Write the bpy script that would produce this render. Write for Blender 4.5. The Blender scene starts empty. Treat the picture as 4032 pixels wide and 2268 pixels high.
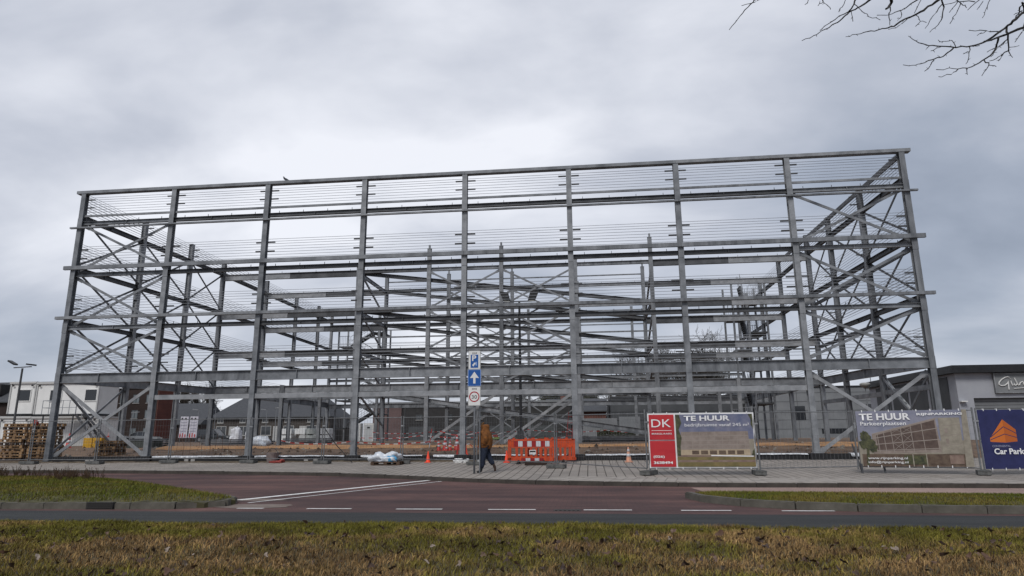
import bpy, bmesh, math, random
import numpy as np
from mathutils import Vector, Matrix
R=math.radians
rnd=random.Random(7)
scene=bpy.context.scene
COL=scene.collection
# ------------------------------------------------------------------ camera
cam_d=bpy.data.cameras.new('camera'); cam=bpy.data.objects.new('camera',cam_d); COL.objects.link(cam)
PITCH,YAW,ROLL=0.2236,-0.1124,-0.0072
fw=Vector((math.sin(YAW)*math.cos(PITCH),math.cos(YAW)*math.cos(PITCH),math.sin(PITCH)))
rt=Vector((math.cos(YAW),-math.sin(YAW),0)); up=rt.cross(fw)
cr=rt*math.cos(ROLL)+up*math.sin(ROLL); cu=-rt*math.sin(ROLL)+up*math.cos(ROLL)
m=Matrix((cr,cu,-fw)).transposed().to_4x4(); m.translation=Vector((25.6025,-29.722,1.2))
cam.matrix_world=m
cam_d.sensor_width=36; cam_d.lens=2604.9/4032*36
cam_d.clip_start=0.05; cam_d.clip_end=3000
scene.camera=cam
# ------------------------------------------------------------------ world
SUN_EL,SUN_AZ=R(48),R(195)
w=bpy.data.worlds.new('World'); scene.world=w; w.use_nodes=True
nt=w.node_tree; nt.nodes.clear(); N=nt.nodes.new; L=nt.links.new
def val(n,i,v): n.inputs[i].default_value=v
out=N('ShaderNodeOutputWorld'); mix=N('ShaderNodeMixShader'); bg1=N('ShaderNodeBackground'); bg2=N('ShaderNodeBackground')
sky=N('ShaderNodeTexSky'); sky.sky_type='NISHITA'; sky.sun_disc=False; sky.sun_elevation=SUN_EL; sky.sun_rotation=SUN_AZ
L(sky.outputs[0],bg1.inputs[0]); bg1.inputs[1].default_value=0.1
tc=N('ShaderNodeTexCoord'); sep=N('ShaderNodeSeparateXYZ'); L(tc.outputs['Generated'],sep.inputs[0])
zc=N('ShaderNodeMath'); zc.operation='MAXIMUM'; L(sep.outputs[2],zc.inputs[0]); zc.inputs[1].default_value=0.0
za=N('ShaderNodeMath'); za.operation='ADD'; L(zc.outputs[0],za.inputs[0]); za.inputs[1].default_value=0.42
dx=N('ShaderNodeMath'); dx.operation='DIVIDE'; L(sep.outputs[0],dx.inputs[0]); L(za.outputs[0],dx.inputs[1])
dy=N('ShaderNodeMath'); dy.operation='DIVIDE'; L(sep.outputs[1],dy.inputs[0]); L(za.outputs[0],dy.inputs[1])
cmb=N('ShaderNodeCombineXYZ'); L(dx.outputs[0],cmb.inputs[0]); L(dy.outputs[0],cmb.inputs[1])
n1=N('ShaderNodeTexNoise'); n1.inputs['Scale'].default_value=2.1; n1.inputs['Detail'].default_value=6; n1.inputs['Roughness'].default_value=.5; n1.inputs['Distortion'].default_value=.25
mp=N('ShaderNodeMapping'); mp.inputs['Location'].default_value=(3.1,7.4,0); mp.inputs['Scale'].default_value=(.8,1.25,1)
L(cmb.outputs[0],mp.inputs[0]); L(mp.outputs[0],n1.inputs['Vector'])
n2=N('ShaderNodeTexNoise'); n2.inputs['Scale'].default_value=.55; n2.inputs['Detail'].default_value=2
L(mp.outputs[0],n2.inputs['Vector'])
# thinner cloud (brighter) round one direction, as where the sun stands behind the deck
dn=N('ShaderNodeVectorMath'); dn.operation='DOT_PRODUCT'; L(tc.outputs['Generated'],dn.inputs[0])
bd=Vector((-.28,.76,.62)).normalized(); dn.inputs[1].default_value=bd
mr=N('ShaderNodeMapRange'); L(dn.outputs['Value'],mr.inputs[0]); mr.inputs[1].default_value=.62; mr.inputs[2].default_value=1.0; mr.inputs[3].default_value=-.16; mr.inputs[4].default_value=.15
mr.interpolation_type='SMOOTHSTEP'
hz=N('ShaderNodeMapRange'); L(sep.outputs[2],hz.inputs[0]); hz.inputs[1].default_value=0.0; hz.inputs[2].default_value=.22; hz.inputs[3].default_value=.07; hz.inputs[4].default_value=0.0
s1=N('ShaderNodeMath'); s1.operation='MULTIPLY_ADD'; L(n1.outputs[0],s1.inputs[0]); s1.inputs[1].default_value=1.12; L(mr.outputs[0],s1.inputs[2])
s2=N('ShaderNodeMath'); s2.operation='MULTIPLY_ADD'; L(n2.outputs[0],s2.inputs[0]); s2.inputs[1].default_value=.20; L(s1.outputs[0],s2.inputs[2])
s3=N('ShaderNodeMath'); s3.operation='ADD'; L(s2.outputs[0],s3.inputs[0]); L(hz.outputs[0],s3.inputs[1])
cr_=N('ShaderNodeValToRGB'); L(s3.outputs[0],cr_.inputs[0])
e=cr_.color_ramp.elements; e[0].position=.24; e[0].color=(.19,.22,.28,1); e[1].position=.92; e[1].color=(.72,.735,.785,1)
x_=cr_.color_ramp.elements.new(.46); x_.color=(.30,.335,.405,1)
x_=cr_.color_ramp.elements.new(.68); x_.color=(.46,.485,.55,1)
L(cr_.outputs[0],bg2.inputs[0]); bg2.inputs[1].default_value=1.0
mix.inputs[0].default_value=.93; L(bg1.outputs[0],mix.inputs[1]); L(bg2.outputs[0],mix.inputs[2]); L(mix.outputs[0],out.inputs[0])
# sun: overcast
sd=bpy.data.lights.new('sun','SUN'); sd.energy=1.5; sd.angle=R(18); sd.color=(1,.97,.93)
so=bpy.data.objects.new('sun',sd); COL.objects.link(so)
sdir=Vector((math.sin(SUN_AZ)*math.cos(SUN_EL),math.cos(SUN_AZ)*math.cos(SUN_EL),math.sin(SUN_EL)))
so.rotation_euler=(-sdir).to_track_quat('-Z','Y').to_euler(); so.location=(0,-30,40)
scene.render.engine='CYCLES'
vs=scene.view_settings; vs.view_transform='Standard'; vs.look='None'; vs.exposure=0.36; vs.gamma=1; vs.use_curve_mapping=False
scene.render.resolution_x=1024; scene.render.resolution_y=576
# ------------------------------------------------------------------ helpers
def G(x,y): return float(np.interp(y,[-8,-1,.4,6,14,30],[0,.18,.3,.7,.88,1.0]))
MATS={}
def mat(name,col,rough=.75,metal=0.0,col2=None,ns=3.0,bump=0.0,bs=None,spec=.4,stretch=None,detail=6,lo=.35,hi=.65,attr=None):
    if name in MATS: return MATS[name]
    M=bpy.data.materials.new(name); M.use_nodes=True; t=M.node_tree; b=t.nodes['Principled BSDF']
    b.inputs['Base Color'].default_value=(*col,1); b.inputs['Roughness'].default_value=rough; b.inputs['Metallic'].default_value=metal
    b.inputs['Specular IOR Level'].default_value=spec
    c=t.nodes.new('ShaderNodeTexCoord'); v=c.outputs['Object']
    if stretch:
        q=t.nodes.new('ShaderNodeMapping'); q.inputs['Scale'].default_value=stretch; t.links.new(v,q.inputs[0]); v=q.outputs[0]
    if col2 is not None:
        n=t.nodes.new('ShaderNodeTexNoise'); n.inputs['Scale'].default_value=ns; n.inputs['Detail'].default_value=detail; n.inputs['Roughness'].default_value=.62
        t.links.new(v,n.inputs['Vector']); r=t.nodes.new('ShaderNodeValToRGB'); t.links.new(n.outputs[0],r.inputs[0])
        r.color_ramp.elements[0].position=lo; r.color_ramp.elements[0].color=(*col,1); r.color_ramp.elements[1].position=hi; r.color_ramp.elements[1].color=(*col2,1)
        t.links.new(r.outputs[0],b.inputs['Base Color'])
    if attr:
        a=t.nodes.new('ShaderNodeAttribute'); a.attribute_name=attr; t.links.new(a.outputs['Color'],b.inputs['Base Color'])
    if bump:
        n=t.nodes.new('ShaderNodeTexNoise'); n.inputs['Scale'].default_value=bs or ns*6; n.inputs['Detail'].default_value=4; t.links.new(v,n.inputs['Vector'])
        bp=t.nodes.new('ShaderNodeBump'); bp.inputs['Strength'].default_value=bump; bp.inputs['Distance'].default_value=.02; t.links.new(n.outputs[0],bp.inputs['Height']); t.links.new(bp.outputs[0],b.inputs['Normal'])
    MATS[name]=M; return M
def brickmat(name,c1,c2,mortar,scale,bw,bh,msize=.02,rot=0,rough=.85,big=None,axis='xy',bump=.5,bias=0,streak=None):
    M=bpy.data.materials.new(name); M.use_nodes=True; t=M.node_tree; b=t.nodes['Principled BSDF']; b.inputs['Roughness'].default_value=rough
    b.inputs['Specular IOR Level'].default_value=.3
    c=t.nodes.new('ShaderNodeTexCoord'); q=t.nodes.new('ShaderNodeMapping'); t.links.new(c.outputs['Object'],q.inputs[0])
    if axis=='xz': q.inputs['Rotation'].default_value=(R(-90),0,0)
    elif axis=='yz': q.inputs['Rotation'].default_value=(R(-90),0,R(-90)); q.vector_type='POINT'
    else: q.inputs['Rotation'].default_value=(0,0,rot)
    k=t.nodes.new('ShaderNodeTexBrick'); t.links.new(q.outputs[0],k.inputs[0])
    k.inputs['Color1'].default_value=(*c1,1); k.inputs['Color2'].default_value=(*c2,1); k.inputs['Mortar'].default_value=(*mortar,1)
    k.inputs['Scale'].default_value=scale; k.inputs['Brick Width'].default_value=bw; k.inputs['Row Height'].default_value=bh; k.inputs['Mortar Size'].default_value=msize; k.inputs['Bias'].default_value=bias
    o=k.outputs[0]
    n=t.nodes.new('ShaderNodeTexNoise'); n.inputs['Scale'].default_value=.35; n.inputs['Detail'].default_value=7; n.inputs['Roughness'].default_value=.6; t.links.new(c.outputs['Object'],n.inputs[0])
    r=t.nodes.new('ShaderNodeValToRGB'); t.links.new(n.outputs[0],r.inputs[0]); lo_,hi_=big or ((.72,.72,.72),(1.22,1.2,1.18))
    r.color_ramp.elements[0].position=.33; r.color_ramp.elements[0].color=(*lo_,1); r.color_ramp.elements[1].position=.68; r.color_ramp.elements[1].color=(*hi_,1)
    mx=t.nodes.new('ShaderNodeMix'); mx.data_type='RGBA'; mx.blend_type='MULTIPLY'; mx.inputs[0].default_value=1
    if streak:
        q2=t.nodes.new('ShaderNodeMapping'); q2.inputs['Scale'].default_value=streak; t.links.new(c.outputs['Object'],q2.inputs[0]); n2_=t.nodes.new('ShaderNodeTexNoise'); n2_.inputs['Scale'].default_value=1; n2_.inputs['Detail'].default_value=5; t.links.new(q2.outputs[0],n2_.inputs[0])
        r2=t.nodes.new('ShaderNodeValToRGB'); t.links.new(n2_.outputs[0],r2.inputs[0]); r2.color_ramp.elements[0].position=.38; r2.color_ramp.elements[0].color=(.62,.62,.66,1); r2.color_ramp.elements[1].position=.64; r2.color_ramp.elements[1].color=(1.18,1.14,1.10,1)
        m2=t.nodes.new('ShaderNodeMix'); m2.data_type='RGBA'; m2.blend_type='MULTIPLY'; m2.inputs[0].default_value=1; t.links.new(o,m2.inputs[6]); t.links.new(r2.outputs[0],m2.inputs[7]); o=m2.outputs[2]
    t.links.new(o,mx.inputs[6]); t.links.new(r.outputs[0],mx.inputs[7]); t.links.new(mx.outputs[2],b.inputs['Base Color'])
    bp=t.nodes.new('ShaderNodeBump'); bp.inputs['Strength'].default_value=bump; bp.inputs['Distance'].default_value=.01; t.links.new(k.outputs['Fac'],bp.inputs['Height']); bp.invert=True; t.links.new(bp.outputs[0],b.inputs['Normal'])
    MATS[name]=M; return M
class MB:
    def __init__(s): s.v=[]; s.f=[]; s.m=[]
    def add(s,vs,fs,mi=0):
        o=len(s.v); s.v+= [tuple(p) for p in vs]; s.f+=[tuple(i+o for i in f) for f in fs]; s.m+=[mi]*len(fs)
    def bar(s,p0,p1,w,h,up=(0,0,1),mi=0,w1=None,h1=None):
        p0=Vector(p0);p1=Vector(p1); d=(p1-p0).normalized(); u=Vector(up)
        if abs(d.dot(u))>.99: u=Vector((0,1,0))
        r=d.cross(u).normalized(); u=r.cross(d).normalized(); w1=w if w1 is None else w1; h1=h if h1 is None else h1
        vs=[]
        for p,a,b in ((p0,w,h),(p1,w1,h1)):
            for i,j in ((-1,-1),(1,-1),(1,1),(-1,1)): vs.append(p+r*(i*a/2)+u*(j*b/2))
        s.add(vs,[(0,1,2,3),(7,6,5,4),(0,4,5,1),(1,5,6,2),(2,6,7,3),(3,7,4,0)],mi)
    def box(s,x0,x1,y0,y1,z0,z1,mi=0):
        s.add([(x0,y0,z0),(x1,y0,z0),(x1,y1,z0),(x0,y1,z0),(x0,y0,z1),(x1,y0,z1),(x1,y1,z1),(x0,y1,z1)],
              [(3,2,1,0),(4,5,6,7),(0,1,5,4),(1,2,6,5),(2,3,7,6),(3,0,4,7)],mi)
    def ibeam(s,p0,p1,h,w,tf=.016,tw=.012,up=(0,0,1),mi=0):
        p0=Vector(p0);p1=Vector(p1); d=(p1-p0).normalized(); u=Vector(up)
        r=d.cross(u).normalized(); u=r.cross(d).normalized()
        for sg in (-1,1): s.bar(p0+u*sg*(h-tf)/2,p1+u*sg*(h-tf)/2,w,tf,up,mi)
        s.bar(p0,p1,tw,h-2*tf,up,mi)
    def tube(s,pts,rs,n=6,mi=0,cap=True):
        pts=[Vector(p) for p in pts]
        if not hasattr(rs,'__len__'): rs=[rs]*len(pts)
        o=len(s.v); prev=None
        for i,p in enumerate(pts):
            d=(pts[min(i+1,len(pts)-1)]-pts[max(i-1,0)]).normalized()
            if prev is None:
                a=d.cross(Vector((0,0,1)));
                if a.length<.1: a=d.cross(Vector((0,1,0)))
            else: a=prev-d*prev.dot(d)
            a.normalize(); prev=a; b=d.cross(a)
            for k in range(n): t=2*math.pi*k/n; s.v.append(tuple(p+(a*math.cos(t)+b*math.sin(t))*rs[i]))
        for i in range(len(pts)-1):
            for k in range(n):
                k2=(k+1)%n; s.f.append((o+i*n+k,o+i*n+k2,o+(i+1)*n+k2,o+(i+1)*n+k)); s.m.append(mi)
        if cap:
            s.f.append(tuple(o+k for k in range(n))[::-1]); s.m.append(mi); q=o+(len(pts)-1)*n; s.f.append(tuple(q+k for k in range(n))); s.m.append(mi)
    def prism(s,poly,y0,y1,mi=0,axis='y'):
        n=len(poly)
        f=(lambda a,b,c:(a,c,b)) if axis=='y' else ((lambda a,b,c:(c,a,b)) if axis=='x' else (lambda a,b,c:(a,b,c)))
        vs=[f(a,b,y0) for a,b in poly]+[f(a,b,y1) for a,b in poly]
        s.add(vs,[tuple(range(n)),tuple(range(2*n-1,n-1,-1))]+[((i+1)%n,i,i+n,(i+1)%n+n) for i in range(n)],mi)
    def lathe(s,prof,n=16,c=(0,0,0),mi=0):
        o=len(s.v)
        for r_,z in prof:
            for k in range(n): t=2*math.pi*k/n; s.v.append((c[0]+r_*math.cos(t),c[1]+r_*math.sin(t),c[2]+z))
        for i in range(len(prof)-1):
            for k in range(n): k2=(k+1)%n; s.f.append((o+i*n+k,o+i*n+k2,o+(i+1)*n+k2,o+(i+1)*n+k)); s.m.append(mi)
        s.f.append(tuple(o+k for k in range(n))[::-1]); s.m.append(mi); q=o+(len(prof)-1)*n; s.f.append(tuple(q+k for k in range(n))); s.m.append(mi)
    def quad(s,a,b,c,d,mi=0): s.add([a,b,c,d],[(0,1,2,3)],mi)
    def mesh(s,name,mats,smooth=False):
        me=bpy.data.meshes.new(name); me.from_pydata(s.v,[],s.f)
        for m_ in (mats if isinstance(mats,(list,tuple)) else [mats]): me.materials.append(m_)
        me.polygons.foreach_set('material_index',s.m)
        if smooth: me.polygons.foreach_set('use_smooth',[True]*len(s.f))
        bm=bmesh.new(); bm.from_mesh(me); bmesh.ops.recalc_face_normals(bm,faces=bm.faces); bm.to_mesh(me); bm.free()
        me.update(); return me
    def build(s,name,mats,parent=None,loc=(0,0,0),rot=(0,0,0),smooth=False,**k):
        return link(name,s.mesh(name,mats,smooth),parent,loc,rot,**k)
def link(name,me,parent=None,loc=(0,0,0),rot=(0,0,0),**k):
    o=bpy.data.objects.new(name,me); COL.objects.link(o)
    if parent is not None: o.parent=parent
    o.location=loc; o.rotation_euler=rot
    for a,b in k.items():
        if b is not None: o[a]=b
    return o
def thing(name,label,category,loc=(0,0,0),rz=0,group=None,**k):
    o=bpy.data.objects.new(name,None); COL.objects.link(o); o.empty_display_size=.3; o.location=loc; o.rotation_euler=(0,0,rz)
    o['label']=label; o['category']=category
    if group: o['group']=group
    return o
def copy_tree(o,loc,rz=None,label=None,parent=None,scale=None):
    c=o.copy(); COL.objects.link(c)
    if parent is not None: c.parent=parent
    if loc is not None: c.location=loc
    if rz is not None: c.rotation_euler[2]=rz
    if scale: c.scale=scale
    if label: c['label']=label
    for ch in list(o.children): copy_tree(ch,None,parent=c)
    return c
def text_mesh(s,w=None,h=None,size=1,bold=0.0):
    cu_=bpy.data.curves.new('lettering','FONT'); cu_.body=s; cu_.size=size; cu_.resolution_u=4; cu_.offset=bold; cu_.space_character=1.0
    ob=bpy.data.objects.new('tmp',cu_); COL.objects.link(ob); dg=bpy.context.evaluated_depsgraph_get(); dg.update()
    me=bpy.data.meshes.new_from_object(ob.evaluated_get(dg)); bpy.data.objects.remove(ob); 
    co=np.zeros(len(me.vertices)*3); me.vertices.foreach_get('co',co); co=co.reshape(-1,3)
    mn=co.min(0); mx_=co.max(0); co-=mn
    sx=(w/(mx_-mn)[0]) if w else 1; sy=(h/(mx_-mn)[1]) if h else (sx if w else 1)
    if not w: sx=sy
    c2=np.zeros_like(co); c2[:,0]=co[:,0]*sx; c2[:,2]=co[:,1]*sy
    me.vertices.foreach_set('co',c2.ravel()); me.update(); me.materials.clear(); return me
def lettering(s,x,z,w,h,m_,parent,y=-.012,bold=0.0,name='lettering'):
    me=text_mesh(s,w,h,bold=bold); me.materials.append(m_); me.name=name
    return link(name,me,parent,(x,y,z))
# ------------------------------------------------------------------ materials
steel=mat('galvanised_steel',(.10,.107,.117),.62,.15,(.285,.297,.315),1.3,.08,30,detail=11,lo=.3,hi=.7)
steel_v=[steel,mat('galvanised_steel_streaky',(.09,.096,.105),.6,.15,(.235,.245,.26),1.1,.08,30,detail=11,lo=.33,hi=.66,stretch=(2.5,1,.7)),mat('galvanised_steel_pale',(.14,.147,.157),.6,.15,(.31,.32,.335),2.4,.08,30,detail=11,lo=.3,hi=.7)]
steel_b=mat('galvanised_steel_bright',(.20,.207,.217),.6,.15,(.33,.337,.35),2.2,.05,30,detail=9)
steel_d=mat('galvanised_steel_dark_shaded',(.052,.054,.058),.65,.15,(.108,.111,.118),1.5,.06,30,detail=9)  # shade on recessed beam webs put into the colour; dark fittings share it
wire_m=mat('galvanised_wire',(.32,.335,.36),.5,.2)
fence_m=mat('weathered_fence_tube',(.11,.114,.12),.6,.2,(.19,.194,.20),5)
black=mat('black_rubber',(.018,.018,.018),.7)
soot=mat('black_foil',(.012,.012,.013),.45,0,(.02,.02,.022),4,.4,9)
white=mat('white_paint',(.78,.78,.77),.6,0,(.68,.68,.66),2)
foil=mat('white_plastic_foil',(.70,.71,.73),.4,0,(.40,.42,.45),7,.8,9)
glass_d=mat('dark_glass',(.02,.022,.025),.12,0,spec=.8)
red=mat('red_plastic',(.48,.03,.02),.5,0,(.38,.03,.025),4)
orange=mat('orange_plastic',(.62,.075,.014),.55,0,(.42,.05,.014),5,.15)
cone_m=mat('fluorescent_orange',(.95,.07,.02),.55)
wood=mat('weathered_pallet_wood',(.14,.08,.04),.85,0,(.42,.26,.13),2.3,.3,40,stretch=(1,6,6),lo=.3,hi=.7)
concrete=mat('concrete',(.27,.265,.255),.9,0,(.38,.37,.355),4,.3)
concrete_d=mat('dirty_concrete_block',(.06,.062,.06),.9,0,(.14,.14,.135),6,.4)
lightgrey=mat('light_grey_cladding',(.31,.32,.355),.6,0,(.36,.37,.40),.8)
# ================================================================== GROUND AND ROADS
def grid_mesh(name,xs,ys,zf,mats,parent=None,**k):
    X,Y=np.meshgrid(xs,ys); Z=np.array([[zf(a,b) for a,b in zip(r1,r2)] for r1,r2 in zip(X,Y)])
    nx,ny=len(xs),len(ys); v=np.stack([X,Y,Z],-1).reshape(-1,3).tolist()
    f=[(j*nx+i,j*nx+i+1,(j+1)*nx+i+1,(j+1)*nx+i) for j in range(ny-1) for i in range(nx-1)]
    me=bpy.data.meshes.new(name); me.from_pydata(v,[],f)
    for q in (mats if isinstance(mats,list) else [mats]): me.materials.append(q)
    me.polygons.foreach_set('use_smooth',[True]*len(f)); me.update(); return link(name,me,parent,**k)
def vn(seed):
    r=np.random.RandomState(seed); T=r.rand(64,64)
    def f(x,y):
        x=np.asarray(x,float); y=np.asarray(y,float); xi=np.floor(x).astype(int); yi=np.floor(y).astype(int); a=x-xi; b=y-yi; a=a*a*(3-2*a); b=b*b*(3-2*b)
        g=lambda i,j:T[i%64,j%64]
        return (g(xi,yi)*(1-a)+g(xi+1,yi)*a)*(1-b)+(g(xi,yi+1)*(1-a)+g(xi+1,yi+1)*a)*b
    return f
vA,vB,vC=vn(1),vn(2),vn(3)
m_ground=mat('dull_ground',(.10,.09,.075),.95,0,(.16,.15,.13),.4,.2,5)
gy=[-300,-120,-60,-40,-30,-26,-19.5,-17,-12,-8,-4,-1,.4,3,6,10,14,22,30,45,70,120,200,400,900]
gx=[-900,-400,-200,-120,-80]+list(range(-60,101,10))+[140,200,400,900]
grid_mesh('ground',gx,gy,lambda x,y:G(x,y)-.22,m_ground,kind='structure')
# kerb line of the pavement
KX=[-60,-20,1.96,7.36,12.61,15.1,17.57,19.97,22.16,24.04,25.74,28.38,30.86,36.26,60]
KY=[-4.4,-4.5,-4.61,-4.91,-5.57,-5.96,-6.67,-7.77,-9.07,-9.94,-10.41,-10.84,-11.10,-11.30,-11.6]
kerby=lambda x: float(np.interp(x,KX,KY))
tilec=((.26,.235,.21),(.33,.30,.27),(.07,.06,.05))
m_pave=brickmat('grey_paving_tiles',*tilec,1.0,.3,.3,.016,rot=R(90),big=((.82,.82,.83),(1.12,1.11,1.10)))
m_red=brickmat('red_clinker_paving',(.128,.070,.064),(.096,.054,.051),(.062,.040,.037),1.0,.20,.065,.006,streak=(.12,1.1,1),big=((.66,.68,.72),(1.30,1.24,1.18)),bump=.3)
m_pink=brickmat('pink_paving',(.37,.255,.22),(.30,.21,.185),(.16,.125,.105),1.0,.20,.10,.008,big=((.85,.85,.85),(1.12,1.12,1.1)),bump=.3)
xs=np.concatenate([np.arange(-60,-6,3),np.arange(-6,46,.5),np.arange(46,80,3)])
# pavement: strip between kerb and building line
v=[];f=[]
NR=9
for i,x in enumerate(xs):
    for j in range(NR):
        y=kerby(x)+.14+(0.28-kerby(x)-.14)*j/(NR-1); v.append((x,y,G(x,y)))
for i in range(len(xs)-1):
    for j in range(NR-1): f.append((i*NR+j,(i+1)*NR+j,(i+1)*NR+j+1,i*NR+j+1))
me=bpy.data.meshes.new('pavement'); me.from_pydata(v,[],f); me.materials.append(m_pave); pave=link('pavement',me,kind='structure')
# paving tiles that can be told apart, just behind the kerb
tm=MB(); tm.box(-.142,.142,-.1475,.1475,-.02,.014); tmeshes=[]
for k in range(4):
    c=.9+.075*k
    tmeshes.append(tm.mesh('tile',mat('paving_tile_%d'%k,(.26*c,.235*c,.21*c),.9,0,(.335*c,.305*c,.275*c),6,.3)))
cnt=0
x=24.2
while x<37.4 and cnt<300:
    a=math.atan2(kerby(x+.3)-kerby(x),.3)
    for j in range(7):
        if cnt>=300: break
        jj=.3+.3*j+(.15 if (cnt//7)%2 else 0); px=x-math.sin(a)*jj; py=kerby(x)+jj
        link('paving_tile',tmeshes[rnd.randrange(4)],pave,(px,py,G(px,py)+rnd.uniform(-.002,.003)),(rnd.uniform(-.006,.006),rnd.uniform(-.006,.006),a)); cnt+=1
    x+=.3*math.cos(a)
# kerb stones
m_kerb=mat('kerb_concrete',(.035,.030,.026),.9,0,(.075,.065,.055),2.5,.3,25)
m_kerb2=mat('island_kerb_concrete',(.065,.060,.048),.9,0,(.13,.12,.10),2.5,.3,25)
def kerb_run(name,pts,L_=1.0,w_=.14,h=.12,m_=m_kerb,zo=.012,label=None):
    par=bpy.data.objects.new(name,None); COL.objects.link(par); par['kind']='structure'
    P=[Vector((a,b,0)) for a,b in pts]; d=[0]
    for a,b in zip(P,P[1:]): d.append(d[-1]+(b-a).length)
    t=0; pos=lambda s:Vector((float(np.interp(s,d,[q.x for q in P])),float(np.interp(s,d,[q.y for q in P])),0))
    b_=MB(); b_.box(-L_/2+.006,L_/2-.006,-w_/2,w_/2,-.2,0); b_.v=[(x,y*(1 if z<0 else 1),z) for x,y,z in b_.v]
    me=b_.mesh('kerb_stone',m_)
    bm=bmesh.new(); bm.from_mesh(me); bmesh.ops.bevel(bm,geom=[e for e in bm.edges if all(v.co.z>-.01 for v in e.verts)],offset=.018,segments=2,affect='EDGES'); bm.to_mesh(me); bm.free()
    while t+L_<=d[-1]+.01:
        a=pos(t);b=pos(min(t+L_,d[-1])); c=(a+b)/2
        link('kerb_stone',me,par,(c.x,c.y,G(c.x,c.y)+zo+rnd.uniform(-.006,.006)),(0,0,math.atan2(b.y-a.y,b.x-a.x)+rnd.uniform(-.004,.004))); t+=L_
    return par
kerb_run('kerb',[(x,kerby(x)+.07) for x in np.arange(-12,50,.5)])
# red side street, asphalt lane
def sheet(name,poly,zo,m_,sub=1.0,kind='structure',parent=None):
    bm=bmesh.new(); vs_=[bm.verts.new((a,b,0)) for a,b in poly]; bm.faces.new(vs_)
    bmesh.ops.triangulate(bm,faces=bm.faces)
    ymin=min(p[1] for p in poly); ymax=max(p[1] for p in poly)
    for yc in np.arange(math.ceil(ymin),ymax,1.0):
        g=bm.verts[:]+bm.edges[:]+bm.faces[:]; bmesh.ops.bisect_plane(bm,geom=g,plane_co=(0,yc,0),plane_no=(0,1,0))
    for q in bm.verts: q.co.z=G(q.co.x,q.co.y)+zo
    bmesh.ops.recalc_face_normals(bm,faces=bm.faces)
    me=bpy.data.meshes.new(name); bm.to_mesh(me); bm.free(); me.materials.append(m_)
    if me.polygons and me.polygons[0].normal.z<0: me.flip_normals()
    return link(name,me,parent,kind=kind)
ks=[(x,kerby(x)+.02) for x in np.arange(-60,60.1,.5)]
sheet('side_street',[(-60,-17.42)]+[(60,-17.42)]+ks[::-1],-.10,m_red)
asph=mat('asphalt',(.021,.023,.024),.9,0,(.036,.038,.039),1.2,.35,160,stretch=(.35,2.5,1))
sheet('road',[(-80,-19.75),(80,-19.75),(80,-17.42),(-80,-17.42)],-.10,asph)
dirt=mat('road_dust',(.20,.165,.14),.95,0,(.15,.115,.10),5)
sheet('parking_strip',[(28.2,-11.18),(28.44,-14.2),(29.6,-14.32),(60,-15.8),(60,-11.55),(36.2,-11.28),(30.86,-11.08)],-.094,m_pink)
for k,(a,b,c,d) in enumerate([(17.6,-15.4,18.9,-14.6),(17.9,-16.9,19.7,-15.9)]):
    pl=[]; 
    for i in range(14):
        t=2*math.pi*i/14; rr=1+rnd.uniform(-.25,.25); pl.append(((a+c)/2+(c-a)/2*rr*math.cos(t),(b+d)/2+(d-b)/2*rr*math.sin(t)*.8))
    sheet('road_dust',pl,-.0955+.0015*k,dirt)
# painted lines
line_m=mat('road_paint',(.78,.78,.76),.7,0,(.50,.49,.47),7,lo=.42,hi=.72)
for k,x in enumerate([18.71,20.13,21.9,23.67,25.45,27.21,28.97]):
    x1=[19.24,21.01,22.79,24.56,26.33,28.10,29.88][k]
    sheet('lane_dash',[(x,-16.90),(x1,-16.88),(x1,-16.78),(x,-16.80)],-.093,line_m)
def stripe(name,a,b,w_):
    a=Vector(a);b=Vector(b); n=Vector((-(b-a).y,(b-a).x)).normalized()*w_/2
    sheet(name,[tuple(a-n),tuple(b-n),tuple(b+n),tuple(a+n)],-.093,line_m)
stripe('give_way_line',(17.80,-15.1),(20.47,-7.95),.20); stripe('give_way_line',(18.35,-15.75),(20.95,-8.55),.07)
# drain gratings
iron=mat('cast_iron',(.03,.028,.026),.7)
dg_=MB(); dg_.box(-.25,.25,-.12,.12,-.02,.004)
for i in range(6): dg_.box(-.22+.08*i,-.18+.08*i,-.1,.1,.004,.012)
o=dg_.build('drain_grating',iron,None,(25.15,-16.9,-.098)); o['label']='flat iron drain grating between two dashes at the road edge'; o['category']='drain'
# traffic islands
def island(pts_out,seed,hum,name):
    """raised bed of soil"""
    bm=bmesh.new(); vs_=[bm.verts.new((a,b,0)) for a,b in pts_out]; bm.faces.new(vs_); bmesh.ops.triangulate(bm,faces=bm.faces)
    bmesh.ops.subdivide_edges(bm,edges=bm.edges,cuts=4,use_grid_fill=True)
    xs_=[p[0] for p in pts_out]; ys_=[p[1] for p in pts_out]
    for q in bm.verts:
        dd=min(((q.co.x-a)**2+(q.co.y-b)**2)**.5 for a,b in pts_out)
        q.co.z=G(q.co.x,q.co.y)-.0+hum*min(1,dd/.9)+.03*min(1,dd/.9)*float(vA(q.co.x*2,q.co.y*2))-(.015 if dd<.05 else 0)
    me=bpy.data.meshes.new(name); bm.to_mesh(me); bm.free(); me.materials.append(mat('bed_soil',(.05,.045,.025),.95,0,(.09,.085,.035),3,.4))
    if sum(p.normal.z for p in me.polygons)<0: me.flip_normals()
    bm=bmesh.new(); bm.from_mesh(me); r_=bmesh.ops.extrude_edge_only(bm,edges=[e for e in bm.edges if e.is_boundary])
    for q in [g for g in r_['geom'] if isinstance(g,bmesh.types.BMVert)]: q.co.z-=.25
    bm.to_mesh(me); bm.free()
    return link(name,me,kind='structure')
LB=[(-14,-17.15),(10,-17.1),(13.84,-17.07),(16.33,-17.0),(17.45,-16.94),(17.95,-16.77),(18.22,-16.5),(18.24,-16.0)]
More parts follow.
